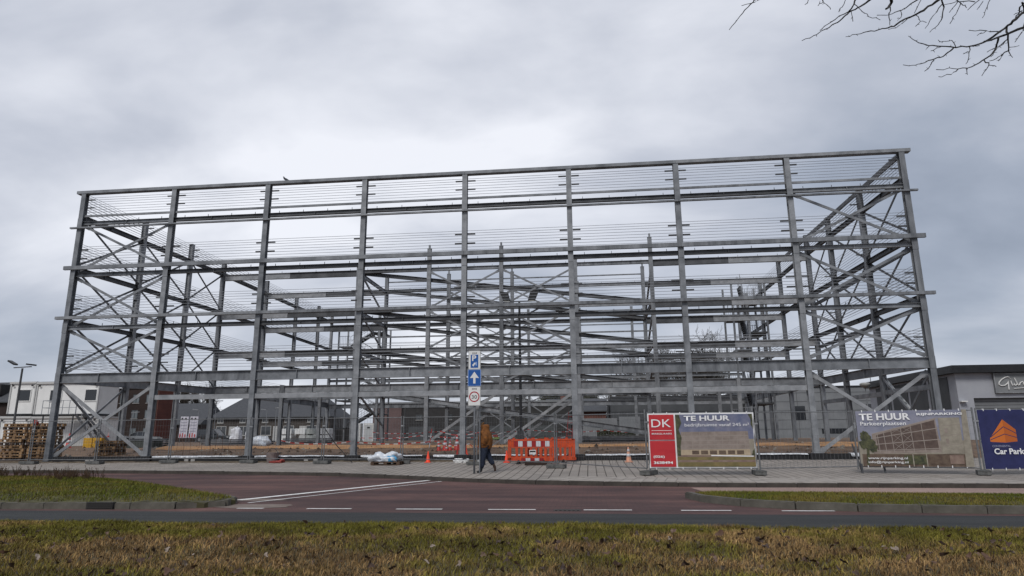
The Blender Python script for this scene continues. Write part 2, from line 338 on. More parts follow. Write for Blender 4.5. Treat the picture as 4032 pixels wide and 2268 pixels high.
LT=[(18.13,-15.8),(17.09,-14.85),(15.1,-13.1),(13.0,-11.3),(11.02,-9.8),(9.6,-8.9),(8.03,-8.55),(5.84,-8.5),(-14,-8.3)]
RB=[(27.72,-14.2),(27.75,-14.7),(28.05,-15.55),(28.67,-16.15),(29.3,-16.5),(30.51,-16.9),(32.82,-17.12),(50,-17.15)]
RT=[(50,-15.2),(34.32,-14.55),(31.58,-14.25),(29.18,-14.02),(28.2,-13.95)]
def resample(P,st):
    P=[Vector((a,b)) for a,b in P]; d=[0]
    for a,b in zip(P,P[1:]): d.append(d[-1]+(b-a).length)
    return [(float(np.interp(s,d,[q.x for q in P])),float(np.interp(s,d,[q.y for q in P]))) for s in np.arange(0,d[-1],st)]
island(resample(LB+LT,.8),1,.08,'left_traffic_island'); island(resample(RB+RT,.8),2,.035,'right_traffic_island')
kerb_run('left_island_kerb',resample([(a,b+.0) for a,b in LB+LT[:2]],.25),.9,.16,m_=m_kerb2,zo=.02)
kerb_run('right_island_kerb',resample(RB,.25),1.0,.16,m_=m_kerb2,zo=.03)
gl=MB(); gl.box(-.28,.28,-.05,.05,-.1,.035)
for i in range(3): gl.box(-.26,.26,-.062,-.05,-.07+.04*i,-.055+.04*i)
o=gl.build('gully',iron,None,(16.0,-17.08,0)); o['label']='black gully inlet set into the kerb of the left grass island'; o['category']='drain'
# ------------------------------------------------------------------ grass
def blades(name,pts,h0,h1,w0,w1,pal,seed,lean=.5,label=None,category='grass',windx=0.0):
    """one mesh of thousands of bent blades; pts Nx3, pal: function(x,y,rand)->Nx3 colours"""
    r=np.random.RandomState(seed); n=len(pts); hh=r.uniform(h0,h1,n); ww=r.uniform(w0,w1,n); a=r.uniform(0,2*math.pi,n); ln=r.uniform(0,lean,n); la=r.uniform(0,2*math.pi,n)
    sx=np.cos(a)*ww/2; sy=np.sin(a)*ww/2; lx=np.cos(la)*ln*hh+windx*hh; ly=np.sin(la)*ln*hh
    V=np.zeros((n,5,3)); P=pts
    V[:,0]=P+np.stack([-sx,-sy,0*sx],1); V[:,1]=P+np.stack([sx,sy,0*sx],1)
    mid=P+np.stack([lx*.35,ly*.35,hh*.6],1)
    V[:,2]=mid+np.stack([sx*.7,sy*.7,0*sx],1); V[:,3]=mid-np.stack([sx*.7,sy*.7,0*sx],1); V[:,4]=P+np.stack([lx,ly,hh*(1-.25*ln)],1)
    me=bpy.data.meshes.new(name); me.vertices.add(n*5); me.vertices.foreach_set('co',V.ravel())
    base=np.arange(n)*5; quads=np.stack([base,base+1,base+2,base+3],1); tris=np.stack([base+3,base+2,base+4],1)
    loops=np.concatenate([quads,tris],1).ravel(); me.loops.add(n*7); me.loops.foreach_set('vertex_index',loops.astype(np.int32))
    me.polygons.add(n*2); st=np.stack([np.arange(n)*7,np.arange(n)*7+4],1).ravel(); me.polygons.foreach_set('loop_start',st.astype(np.int32)); me.polygons.foreach_set('loop_total',np.tile([4,3],n).astype(np.int32))
    me.update(calc_edges=True)
    c=pal(pts[:,0],pts[:,1],r.rand(n)); cc=np.ones((n,5,4)); cc[:,:,:3]=c[:,None,:]
    at=me.color_attributes.new('col','FLOAT_COLOR','POINT'); at.data.foreach_set('color',cc.ravel())
    me.materials.append(mat('grass_blades',(.1,.12,.03),.8,attr='col',spec=.15))
    o=link(name,me,kind='stuff'); o['label']=label; o['category']=category; return o
def mixc(a,b,t): return a[None,:]*(1-t[:,None])+b[None,:]*t[:,None]
green=np.array([.175,.158,.026]); olive=np.array([.26,.205,.048]); straw=np.array([.35,.222,.095]); brown=np.array([.075,.040,.024])
def pal_verge(x,y,r):
    n=.55*vA(x*.9+5,y*1.1)+.3*vB(x*2.3,y*2.3)+.15*vC(x*6,y*6)
    t=np.clip((-20.15-y)/1.5,0,1)             # greener by the road, drier towards the camera
    q=np.clip((n-.50)*3.2+.05+t*.62+(r-.5)*.60,0,1)
    c=mixc(green,olive,np.clip(q*2,0,1)); k=np.clip(q*2-1,0,1); c=c*(1-k[:,None])+straw[None,:]*k[:,None]
    d=(r*7.3%1)<(.07+.13*t); c[d]=brown*(.5+r[d,None]); g=.60+.75*np.clip((vA(x*3.1+7,y*3.1)*.6+vB(x*7,y*7)*.4-.25)*1.6,0,1); return c*(.6+.6*((r*13.7)%1))[:,None]*g[:,None]
rs=np.random.RandomState(5)
def verge_z(x,y): return -.075+.035*(vA(x*.7,y*.7)-.5)*2+.03*vB(x*2.5,y*2.5)+.05*np.clip((-19.6-y)/1.5,0,1)
m_soil=mat('verge_soil',(.055,.042,.022),.95,0,(.10,.082,.038),4,.5)
vg=grid_mesh('verge',np.arange(4,50,.5),np.concatenate([[-29.0,-28,-27],np.arange(-26,-19.3,.25)]),lambda x,y:float(verge_z(x,y))-.01,m_soil,kind='structure')
n=330000; X=rs.uniform(10,38.5,n); Y=-19.45-6.3*rs.rand(n)**1.15; Y+=.12*(vC(X*1.7,X*0+3)-.5)
keep=(np.abs(X-25.6-(-.112)*(Y+29.7))<(Y+29.7)*.80+1.2); X=X[keep];Y=Y[keep]
tall=.7+.75*vB(X*1.9+9,Y*1.9)
blades('grass',np.stack([X,Y,verge_z(X,Y)-.01],1),.025,.085,.005,.010,pal_verge,11,1.7,'rough winter grass verge nearest the camera, green by the road and straw brown in front','grass',windx=.15)
def pal_isl(x,y,r):
    n=.6*vA(x*.8+2,y*.8)+.4*vB(x*2.3,y*2.3); q=np.clip((n-.5)*3+.35+(r-.5)*.6,0,1)
    c=mixc(np.array([.12,.135,.018]),np.array([.215,.175,.04]),q); d=(r*7.3%1)<.10; c[d]=brown; return c*(.6+.7*((r*13.7)%1))[:,None]
from math import inf
def inside(px,py,poly):
    c=np.zeros(len(px),bool); n_=len(poly)
    for i in range(n_):
        x0,y0=poly[i]; x1,y1=poly[(i+1)%n_]; k=((y0>py)!=(y1>py)); xx=(x1-x0)*(py-y0)/((y1-y0) if y1!=y0 else 1e-9)+x0; c^=(k&(px<xx))
    return c
def isl_pts(poly,n,x0,x1,y0,y1,hum,seed,zo=0,cz=0):
    r=np.random.RandomState(seed); X=r.uniform(x0,x1,n); Y=r.uniform(y0,y1,n); k=inside(X,Y,poly); X=X[k];Y=Y[k]
    Q=np.array(poly); dd=np.full(len(X),9.0)
    for a,b in zip(poly,poly[1:]+poly[:1]):
        a=np.array(a);b=np.array(b); ab=b-a; t=np.clip(((X-a[0])*ab[0]+(Y-a[1])*ab[1])/(ab@ab+1e-9),0,1); dd=np.minimum(dd,np.hypot(X-a[0]-t*ab[0],Y-a[1]-t*ab[1]))
    gz=np.interp(Y,[-8,-1],[0,.18]); k=dd>.12; return np.stack([X,Y,gz+hum*np.clip(dd/.9,0,1)],1)[k]
P=isl_pts(LB+LT,110000,4,18.3,-17.1,-8.2,.08,1); P[:,2]+=.0
blades('grass',P,.03,.11,.006,.012,pal_isl,12,.9,'green grass growing on the left traffic island with the kerbed tip','grass',windx=.15)
P=isl_pts(RB+RT,90000,27.6,40,-17.2,-13.9,.035,2); P[:,2]+=.0
blades('grass',P,.02,.075,.006,.011,pal_isl,13,.9,'short green grass on the right traffic island beside the parking strip','grass')
# brown dock weeds on the left island
def weed(seed,h):
    r=random.Random(seed); b=MB()
    for k in range(5):
        a=r.uniform(0,6.28); l=r.uniform(.1,.35); top=Vector((math.cos(a)*l*h,math.sin(a)*l*h,h*r.uniform(.7,1)))
        b.tube([(0,0,0),top*.5+Vector((0,0,.05)),top],[.006,.004,.002],4)
        for j in range(26):
            t=r.uniform(.35,1); p=top*t; q=p+Vector((r.uniform(-.03,.03),r.uniform(-.03,.03),r.uniform(.0,.05))); s=r.uniform(.008,.02)
            b.add([p,p+Vector((s,r.uniform(-s,s),s)),q,p+Vector((-s,r.uniform(-s,s),s))],[(0,1,2,3)])
    return b.mesh('weed',mat('withered_weed',(.055,.030,.018),.9,0,(.10,.06,.03),8))
wm=[weed(i,.45+.1*i) for i in range(4)]
wb=MB()
for i in range(120):
    x=rnd.choice([rnd.uniform(5.5,11.5),rnd.uniform(6.5,11)]); y=float(np.interp(x,[5.8,8,11,13],[-8.9,-9.1,-10.6,-12.0]))-rnd.uniform(0,1.5)*rnd.random(); sc=rnd.uniform(.28,.62); a_=rnd.uniform(0,6.28); ca,sa=math.cos(a_)*sc,math.sin(a_)*sc
    me=wm[i%4]; wb.add([(v.co.x*ca-v.co.y*sa+x,v.co.x*sa+v.co.y*ca+y,v.co.z*sc+.05) for v in me.vertices],[tuple(p.vertices) for p in me.polygons])
me=bpy.data.meshes.new('weeds'); me.from_pydata(wb.v,[],wb.f); me.materials.append(MATS['withered_weed']); o=link('weeds',me,kind='stuff'); o['label']='withered brown weeds along the back edge of the left traffic island'; o['category']='weeds'
# fallen leaves on the verge
lms=[]
for k in range(6):
    r=random.Random(k+40); b=MB(); n_=9; ring=[]
    for i in range(n_):
        t=2*math.pi*i/n_; rr=.030*(1+.45*math.sin(t*2.5+k)+r.uniform(-.2,.2)); ring.append((rr*1.3*math.cos(t),rr*math.sin(t),.010*math.sin(t*2+k)+r.uniform(0,.012)))
    b.add([(0,0,0)]+ring,[(0,i+1,(i+1)%n_+1) for i in range(n_)])
    c=[(.05,.028,.018),(.075,.04,.024),(.04,.025,.02),(.11,.07,.05),(.20,.16,.13),(.055,.035,.025)][k]
    lms.append(b.mesh('fallen_leaf',mat('dead_leaf_%d'%k,c,.7,0,tuple(q*1.5 for q in c),30)))
for i in range(290):
    d=rnd.uniform(6.2,10.2); s=rnd.uniform(-.74,.78)*d; x=25.6-.112*d+s*.994; y=-29.72+.994*d+s*.112
    if y>-19.8 or (y>-21 and rnd.random()<.55): y-=rnd.uniform(1,2.3)
    o=link('fallen_leaf',lms[rnd.choice([0,1,2,5,0,1,2,0,1,2,5,3,3,4])],vg,(x,y,float(verge_z(x,y))+rnd.uniform(.035,.075)),(rnd.uniform(-.9,.9),rnd.uniform(-.9,.9),rnd.uniform(0,6))); q=rnd.uniform(.55,1.25); o.scale=(q,q,q)
# strip of dirt along the foot of the foundation
md=mat('litter_dirt',(.075,.055,.035),.95,0,(.15,.12,.085),6,.5)
def dz(x,y): return G(x,y)+.012+.035*float(vC(x*3,y*3))-(0.06 if y<-.62+.35*float(vA(x*.7,1)) or x>23.5+.5*float(vB(y,3)) else 0)
grid_mesh('dirt_strip',np.arange(-9,24,.12),np.arange(-.9,.30,.07),dz,md,kind='structure')
# ------------------------------------------------------------------ building site soil
soil=mat('site_soil',(.085,.052,.034),.95,0,(.20,.132,.085),.9,.5,8)
sand=mat('orange_sand',(.36,.185,.080),.95,0,(.50,.29,.145),1.4,.4,9)
def site_z(x,y):
    b=.10*math.exp(-((y-7.2)/.9)**2)*(.8+.5*float(vA(x*.25,3)))
    return G(x,y)+b+.07*(float(vA(x*.8,y*.8))-.5)+.05*(float(vB(x*2.2,y*2.2))-.5)
def site_z2(x,y): return site_z(x,y)
grid_mesh('site_soil',np.arange(-30,60,.75),np.concatenate([np.arange(.28,12,.4),np.arange(12,60,3)]),site_z2,soil,kind='structure')
grid_mesh('sand_bank',np.arange(1.2,41,.4),np.arange(5.9,9.0,.2),lambda x,y:site_z(x,y)+(.055 if 6.2<y<8.6 else -.06)+.02*(float(vC(x*3,y*3))-.5),sand,kind='structure')
# rubble and clods on the building site
rb=MB(); r=random.Random(8)
for i in range(1500):
    y=.5+11*r.random()**1.3; x=r.uniform(-4,42); s=r.uniform(.03,.13)*(1.4 if r.random()<.1 else 1); z=site_z(x,y)
    p=[(x+s*a*r.uniform(.6,1.2),y+s*c*r.uniform(.6,1.2),z+s*e_*r.uniform(.4,1)) for a,c,e_ in ((1,0,0),(0,1,0),(-1,0,0),(0,-1,0),(0,0,1))]; rb.add(p,[(0,1,4),(1,2,4),(2,3,4),(3,0,4)],0 if r.random()<.75 else 1)
o=rb.build('rubble',[mat('dark_clods',(.04,.026,.018),.95,0,(.11,.075,.05),4),mat('pale_rubble',(.20,.18,.15),.95,0,(.30,.27,.23),6)]); o['kind']='stuff'; o['label']='dark clods and pale rubble lying on the churned soil of the site'; o['category']='rubble'
lawn=mat('far_lawn',(.07,.11,.02),.9,0,(.10,.14,.03),2)
grid_mesh('lawn',np.arange(13,24.1,1),np.arange(50,62,2),lambda x,y:1.12+.03*(y-50),lawn,kind='structure')
# ================================================================== STEEL FRAME
FR=thing('parking_structure','galvanised steel skeleton of an unfinished four-storey parking garage, eight bays wide','steel frame',(0,0,0))
def col_h(x,y,z0,z1,w=.24,d=.26,face='y',m_=steel,tp=True):
    b=MB(); u=(0,1,0) if face=='y' else (1,0,0)
    b.ibeam((x,y,z0),(x,y,z1),d,w,.02,.014,up=u)
    b.bar((x,y,z0-.005),(x,y,z0+.02),w+.08,d+.1,up=(0,1,0))
    if tp: b.bar((x,y,z1),(x,y,z1+.014),w+.03,d+.03,up=(0,1,0))
    
    if y<14 and z1>13:
        for zz in (4.2,6.68,9.39,12.1): b.box(x-w/2-.006,x+w/2+.006,y-d/2-.012,y-d/2,zz-.26,zz+.26)
    return b.build('column',pick(m_),FR)
def pick(m_): return rnd.choice(steel_v) if m_ is steel else m_
def ib(p0,p1,h,w=.14,m_=steel,name='beam'):
    b=MB(); b.ibeam(p0,p1,h,w,max(.014,h*.06),.01); p0=Vector(p0);p1=Vector(p1); d=(p1-p0).normalized(); m_=pick(m_); o=b.build(name,m_,FR)
    for p in (p0+d*.012,p1-d*.012): q=MB(); q.bar(p-d*.010,p+d*.010,w+.03,h+.05); q.build('end_plate',m_,o)
    if (p1-p0).length>4: c=p0.lerp(p1,.5 if rnd.random()<.5 else .42); q=MB(); q.bar(c-d*.012,c+d*.012,w*.98,h-.03); q.build('stiffener',m_,o)
    return o
def rail(p0,p1,w,h,m_=steel,name='rail'): b=MB(); b.bar(p0,p1,w,h); return b.build(name,pick(m_),FR)
def brace(p0,p1,w=.11,t=.05,m_=steel,up=(0,1,0),gus=True):
    b=MB(); p0=Vector(p0);p1=Vector(p1); b.bar(p0,p1,w,t,up=up)
    if gus:
        d=(p1-p0).normalized()
        for p,s in ((p0,1),(p1,-1)): b.bar(p-d*s*.10,p+d*s*.24,w*1.45,t*.45,up=up)
    return b.build('brace',m_,FR)
studs=MB()
def stud_row(p0,p1,z,step=1.22,h=.12):
    p0=Vector(p0);p1=Vector(p1); n=int((p1-p0).length/step); 
    for i in range(n):
        p=p0.lerp(p1,(i+.5)/n); studs.bar((p.x,p.y,z),(p.x,p.y,z+h),.022,.022)
# --- front row
for k in range(9): col_h(5*k,0,.30 if k in(0,8) else .52,13.70)
for k in range(8):
    a,b=5*k+.008,5*k+4.992
    o=ib((a,0,4.20),(b,0,4.20),.46,.20,steel,'girder')
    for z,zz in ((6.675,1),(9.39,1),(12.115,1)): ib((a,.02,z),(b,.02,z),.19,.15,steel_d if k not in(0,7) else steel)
    rail((a+.1,.0,12.51),(b-.1,.0,12.51),.06,.10)
    for z in (6.77,9.485,12.21): stud_row((a,0.02,0),(b,.02,0),z)
for z,h,w_,e in ((9.72,.19,.12,.45),(7.16,.14,.16,.48),(11.83,.08,.12,.42),(13.785,.15,.30,.40)):
    for k in range(4):
        a=10*k-(e if k==0 else 0)+.005; b=10*k+10+(e if k==3 else 0)-.005; y=-.135-w_/2-.003 if z<13 else 0.0
        rail((a,y,z),(b,y,z),w_,h)
for k in range(1,7): rail((5*k+.125,-.02,3.22),(5*k+4.875,-.02,3.22),.10,.22,steel_b)
# --- brackets beside the front columns
def bracket(x,y,z,s,ax='x'):
    b=MB()
    if ax=='x': b.box(min(x,x+s*.36),max(x,x+s*.36),y-.03,y+.03,z-.028,z+.028)
    else: b.box(x-.03,x+.03,min(y,y+s*.36),max(y,y+s*.36),z-.028,z+.028)
    b.build('bracket',steel_d,FR)
WL=((12.58,.42,.85),(9.93,.35,.80),(7.33,.35,.80),(4.60,.30,.70))
for base,o1,o2 in WL:
    for k in range(9):
        for s in (-1,1):
            if (k==0 and s<0) or (k==8 and s>0): continue
            for o_ in (o1,o2): bracket(5*k+s*.13,.10,base+o_,s)
# --- wires: each run is one part
def wires(p0,p1,base,offs,r=.010):
    for o_ in offs:
        b=MB(); b.tube([(p0[0],p0[1],base+o_),(p1[0],p1[1],base+o_)],r,4,cap=False); b.build('safety_wire',wire_m,FR)
OFF=(.04,.18,.32,.46,.60,.74,.86,.98)
for base,_,_ in WL:
    wires((.1,.14),(39.9,.14),base,OFF); wires((.14,.1),(.14,33.9),base+.12,OFF); wires((39.86,.1),(39.86,33.9),base+.12,OFF); wires((.24,.1),(.24,33.9),base+.05,OFF[1:6],.008); wires((39.76,.1),(39.76,33.9),base+.05,OFF[1:6],.008)
    wires((.1,33.8),(39.9,33.8),base+.05,OFF[:5])
# --- inner rows A (y 13.5) and B (y 20), back row (y 34)
YA,YB,YC=13.5,20.0,34.0
RX=(0,10,15,20,25,30,40)
for y,tops in ((YA,{0:13.75,10:12.9,15:14.05,20:14.05,25:12.9,30:14.25,40:13.95}),(YB,{0:13.8,10:13.95,15:13.85,20:13.85,25:12.9,30:13.9,40:13.9})):
    for x in RX: col_h(x,y,.86,tops[x],.26,.24)
    for x in (5,35): col_h(x,y,.86,4.82 if y==YA else 4.74,.22,.22)
    for x in (15,20,30): 
        b=MB(); b.bar((x,y,tops[x]),(x,y,tops[x]+.28),.12,.12,up=(0,1,0)); b.build('post',steel,FR)
for y,zs in ((YA,(12.70,9.90,7.16)),(YB,(12.74,9.96,7.24))):
    for zt in zs:
        for a,b in ((0,5),(5,10),(30,35),(35,40)):
            lit=a in(0,35)  # end bays bright, next bays dark: lit and shaded steel by colour
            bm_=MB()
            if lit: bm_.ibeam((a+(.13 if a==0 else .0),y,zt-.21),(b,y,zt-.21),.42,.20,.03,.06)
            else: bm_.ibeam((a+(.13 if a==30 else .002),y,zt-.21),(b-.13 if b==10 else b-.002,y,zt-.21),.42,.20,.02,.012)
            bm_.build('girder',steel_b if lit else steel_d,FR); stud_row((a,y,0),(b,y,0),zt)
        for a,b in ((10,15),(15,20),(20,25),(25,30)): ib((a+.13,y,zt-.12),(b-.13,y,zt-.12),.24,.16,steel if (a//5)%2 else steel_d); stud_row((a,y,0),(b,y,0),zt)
    zt=4.80 if y==YA else 4.72
    for a in range(0,40,5): ib((a+.13,y,zt-.24),(a+4.87,y,zt-.24),.48,.22,steel,'girder')
rail((10.1,YB,13.35),(29.9,YB,13.35),.07,.09); rail((10.1,YB,10.6),(29.9,YB,10.6),.07,.09); rail((10.1,YA,7.95),(29.9,YA,7.95),.07,.09); rail((10.1,YB,5.5),(29.9,YB,5.5),.07,.09)
for x in range(0,41,5): col_h(x,YC,1.0,13.55,.24,.24)
for zt in (12.5,9.75,7.0,4.5):
    for a in range(0,40,5): ib((a+.13,YC,zt-.12),(a+4.87,YC,zt-.12),.24 if zt>5 else .40,.16)
for zt in (11.9,8.3,5.4): rail((0,YC+.2,zt),(40,YC+.2,zt),.08,.10,steel)
# --- side walls
SY=[4.8,9.5,25.6,30.6]
for x in (0,40):
    for y in SY: col_h(x,y,.6 if y<6 else .9,13.8,.24,.26,'x')
    ys=[0,4.8,9.5,13.5,20,25.6,30.6,34]
    for z,h in ((12.45,.24),(9.72,.24),(7.02,.22),(4.22,.46)):
        for a,b in zip(ys,ys[1:]):
            f=lambda y:z+.022*min(y,13.5)
            ib((x,a+.14,f(a)),(x,b-.14,f(b)),h,.18,steel_d if h<.4 else steel,'beam' if h<.4 else 'girder')
    for i,(a,b) in enumerate(zip(ys[:4],ys[1:4])):
        for z0,z1 in ((9.95,12.35),(7.25,9.6),(4.6,6.95)):
            o_=.05 if x==0 else -.05
            brace((x+o_,a+.15,z1+.02*a),(x+o_,b-.15,z0+.02*b),.10,.04,steel_d,up=(1,0,0)); brace((x-o_,a+.15,z0+.02*a),(x-o_,b-.15,z1+.02*b),.10,.04,steel_d,up=(1,0,0))
    brace((x,.15,3.9),(x,4.65,.7),.11,.045,steel,up=(1,0,0)); brace((x-.06,.15,.6),(x-.06,4.65,3.95),.11,.045,steel,up=(1,0,0))
    for y in SY[:2]:
        for base,o1,o2 in WL: bracket(x+(.12 if x==0 else -.12),y+.1,base+o1,1 if x==0 else -1); bracket(x+(.12 if x==0 else -.12),y+.1,base+o2,1 if x==0 else -1)
for a,b in zip([0,4.8,9.5,13.5],[4.8,9.5,13.5,20]): rail((40,a+.1,13.62+.012*a),(40,b-.1,13.62+.012*b),.10,.22,steel_d)
for a,b in zip([0,4.8,9.5],[4.8,9.5,13.5]): rail((40,a+.14,3.2),(40,b-.14,3.25),.10,.22,steel)
for z in (7.5,10.2):
    for a,b in zip([0,4.8,9.5],[4.8,9.5,13.5]): rail((40.1,a+.14,z-.9+.3*0),(40.1,b-.14,z-.85),.08,.2,steel_d)
# --- ramps between the two inner rows
for z1,z0 in ((12.55,9.9),(9.85,7.2),(7.1,4.5),(4.45,1.45)):
    for y in (YA+.22,YB-.22):
        for a in range(4):
            f=lambda x:z1+(z0-z1)*(x-10)/20
            ib((10+5*a,y,f(10+5*a)),(15+5*a,y,f(15+5*a)),.26,.15,steel if z1<5 else steel_d,'ramp_beam')
        stud_row((10,y,0),(11,y,0),0,5,0)
    b=z1-.05
    ib((10,YA,b),(10,YB,b),.26,.14,steel); 
    if z0>2: ib((30,YA,z0+.02),(30,YB,z0+.02),.26,.14,steel); 
    brace((10.1,YA+.2,b),(10.1,YB-.2,b-2.2),.12,.1,steel,up=(1,0,0),gus=False)
    if z0>2: brace((30,YA+.2,z0+2.2),(30,YB-.2,z0),.14,.12,steel,up=(1,0,0),gus=False)
# --- X bracing of the inner rows, and of the end bays of the front
for y in (YA-.05,YB-.05):
    for a in (15,20):
        for z1,z0 in ((12.35,9.95),(9.6,7.22),(6.9,4.85)):
            brace((a+.15,y-.04,z1),(a+4.85,y-.04,z0),.12,.04,steel); brace((a+.15,y+.06,z0),(a+4.85,y+.06,z1),.12,.04,steel)
    brace((15.1,y,.95),(19.85,y,4.2),.17,.09,steel_b); brace((20.1,y,.95),(24.85,y,4.2),.17,.09,steel_b)
for a in (15,20):
    for z1,z0 in ((12.1,9.8),(9.4,7.1),(6.7,4.6),(4.3,1.2)):
        brace((a+.15,YC-.14,z1),(a+4.85,YC-.14,z0),.10,.04,steel); brace((a+.15,YC-.02,z0),(a+4.85,YC-.02,z1),.10,.04,steel)
for a in (0,35):
    for z1,z0 in ((11.95,9.72),(9.18,6.85),(6.5,4.55)):
        brace((a+.22,.10,z1),(a+4.78,.10,z0),.12,.035,steel); brace((a+.22,.16,z0),(a+4.78,.16,z1),.12,.035,steel)
    brace((a+.2,.08,3.78),(a+4.8,.08,.55),.15,.05,steel_b); brace((a+.2,.15,.55),(a+4.8,.15,3.78),.15,.05,steel_b)
o=studs.build('shear_studs',steel_d,FR); o['kind']='stuff'
# --- stair towers inside the frame
def stair_tower(x0,x1,y0,y1,z1,label,st=1):
    t=thing('stair_tower',label,'stair tower',(x0,y0,1.0)); W=x1-x0; D=y1-y0; H=z1-1
    for a in (0,W):
        for b_ in (0,D): q=MB(); q.bar((a,b_,0),(a,b_,H),.14,.14,up=(0,1,0)); q.build('post',steel,t)
    k=0; z=1.35
    while z<H-.3:
        land_left=(k%2==0); a,b_=(0,1.15) if land_left else (W-1.15,W)
        q=MB(); q.box(a,b_,.05,D-.05,z-.12,z); q.build('landing',steel_d,t)
        for yy in (.05,D-.05):
            q=MB(); q.bar((a,yy,z+1.0),(b_,yy,z+1.0),.04,.04)
            for j in range(8): xx=a+(b_-a)*j/7; q.bar((xx,yy,z),(xx,yy,z+1),.02,.02,up=(0,1,0))
            q.build('railing',wire_m,t)
        q=MB(); s0=Vector((b_ if land_left else a,0,z)); s1=Vector((W-1.15 if land_left else 1.15,0,z+1.35)); y_=D*.28 if land_left else D*.72
        for o_ in (-.4,.4): q.bar(s0+Vector((0,y_+o_,0)),s1+Vector((0,y_+o_,0)),.04,.22)
        for j in range(8): p=s0.lerp(s1,(j+.5)/8); q.box(p.x-.12,p.x+.12,y_-.38,y_+.38,p.z-.02,p.z+.02)
        q.build('stair_flight',steel_d,t)
        for o_ in (-.42,.42):
            q=MB(); q.bar(s0+Vector((0,y_+o_,1)),s1+Vector((0,y_+o_,1)),.035,.035); q.bar(s0+Vector((0,y_+o_,.5)),s1+Vector((0,y_+o_,.5)),.025,.025)
            for j in range(5): p=s0.lerp(s1,j/4); q.bar((p.x,p.y+y_+o_,p.z),(p.x,p.y+y_+o_,p.z+1),.02,.02,up=(0,1,0))
            q.build('handrail',wire_m,t)
        z+=1.35; k+=1
stair_tower(.6,5.2,34.6,37.2,12.4,'open steel stair tower rising behind the left half of the steel frame')
stair_tower(37.0,39.5,22.5,25.8,13.2,'open steel stair tower standing inside the right end of the steel frame')
# --- foundation strip
fs=bpy.data.objects.new('foundation',None); COL.objects.link(fs); fs['kind']='structure'
for k in range(8):
    b=MB(); b.box(5*k+.35,5*k+4.65,-.12,.14,.10,.50); b.build('foundation_strip',soot,fs)
for k in range(1,8):
    b=MB(); b.box(5*k-.34,5*k+.34,-.24,.3,.10,.515); b.build('footing',soot,fs)
for k,x in enumerate((2.05,2.28,7.0,7.32,12.75,13.2)):
    b=MB(); b.box(x,x+.19,-.145,-.118,.2,.38); b.build('foundation_tile',concrete,fs)
# white foil draped over the strip
def foil_strip(x0,x1,seed,label,drop=.14):
    r=random.Random(seed); n=int((x1-x0)/.12); b=MB(); 
    rows=[]
    for i in range(n+1):
        x=x0+(x1-x0)*i/n; d=drop*(.10+1.0*max(0,float(vA(x*.45,seed))-.35)+.25*float(vB(x*1.9,seed))); w_=.25+.25*float(vB(x*.8,seed))
        rows.append([(x,.20+w_,.43+.02*r.random()+.02*float(vC(x*1.1,seed))),(x,.12,.507+.012*float(vC(x*1.7,seed+9))+.006*r.random()),(x,-.14-.01*r.random(),.503+.006*r.random()),(x,-.155-.03*r.random(),.50-d*.28),(x+.03*r.random(),-.15-.05*r.random(),.50-d*.55)])
    o=0
    for i in range(n):
        for j in range(4): b.add([rows[i][j],rows[i+1][j],rows[i+1][j+1],rows[i][j+1]],[(0,1,2,3)])
    me=b.mesh('foil_sheet',foil); bm=bmesh.new(); bm.from_mesh(me); bmesh.ops.remove_doubles(bm,verts=bm.verts,dist=1e-4); bm.to_mesh(me); bm.free()
    o=link('foil_sheet',me); o['label']=label; o['category']='plastic foil'; o['group']='white foil sheets along the foundation'
    q=o.modifiers.new('t','SOLIDIFY'); q.thickness=.006
for i,(a,b_,l,d) in enumerate([(5.4,9.6,'crumpled white foil draped on the black foundation right of the second front column',.12),(10.4,14.7,'white foil sheet folded over the foundation right of the third front column',.20),(15.4,18.2,'white foil over the foundation behind the bag on the pallet',.16),(18.7,19.7,'loose white foil flap beside the first orange cone',.24),(21.0,24.6,'white foil sheet behind the red and orange road barriers',.14),(25.4,28.4,'white foil on the foundation next to the faded cone',.22),(30.4,34.6,'crumpled white foil right of the red sale banner',.17),(36.3,37.0,'narrow white foil strip hanging near the right corner column',.3)]): foil_strip(a,b_,i+3,l,d)
# ================================================================== FENCE, BANNERS, SIGNS
FN=[(-6.9,-1.1),(-3.42,-1.12),(-.20,-.85),(3.16,-.92),(6.54,-.60),(10.40,-.67),(13.99,-1.07),(17.58,-1.24),(20.95,-2.15),(24.33,-4.08),(27.46,-7.24),(30.89,-7.29),(34.21,-6.55),(37.46,-7.38),(40.9,-7.0),(44.3,-6.6)]
FL=['leftmost mesh fence panel, left of the pallet stack','mesh fence panel in front of the pallet stack','mesh fence panel between the corner column and the second column','mesh fence panel before the second front column','mesh fence panel left of the third front column','mesh fence panel right of the third front column','mesh fence panel left of the pallet with the bag','mesh fence panel behind the sign pole and the walking person','mesh fence panel in front of the orange road barriers','mesh fence panel between the road barriers and the red banner','fence panel carrying the red and blue rental banner','bare mesh fence panel between the two rental banners','fence panel carrying the parking-space banner','fence panel carrying the dark blue car park banner','mesh fence panel at the far right beyond the blue banner']
def block_foot(x,y,a,label):
    b=MB(); 
    for s in (-1,1): b.box(-.36,.36,s*.115-.055-.0,s*.115+.055,0,.13)
    for xx in (-.3,-.1,.1,.3): b.box(xx-.05,xx+.05,-.058,.058,.004,.122)
    b.box(-.365,.365,-.168,.168,.10,.128)
    o=b.build('concrete_block',concrete_d,None,(x,y,G(x,y)+.015),(0,0,a)); o['label']=label; o['category']='concrete block'; o['group']='concrete feet of the mesh fence'
PAN=[]
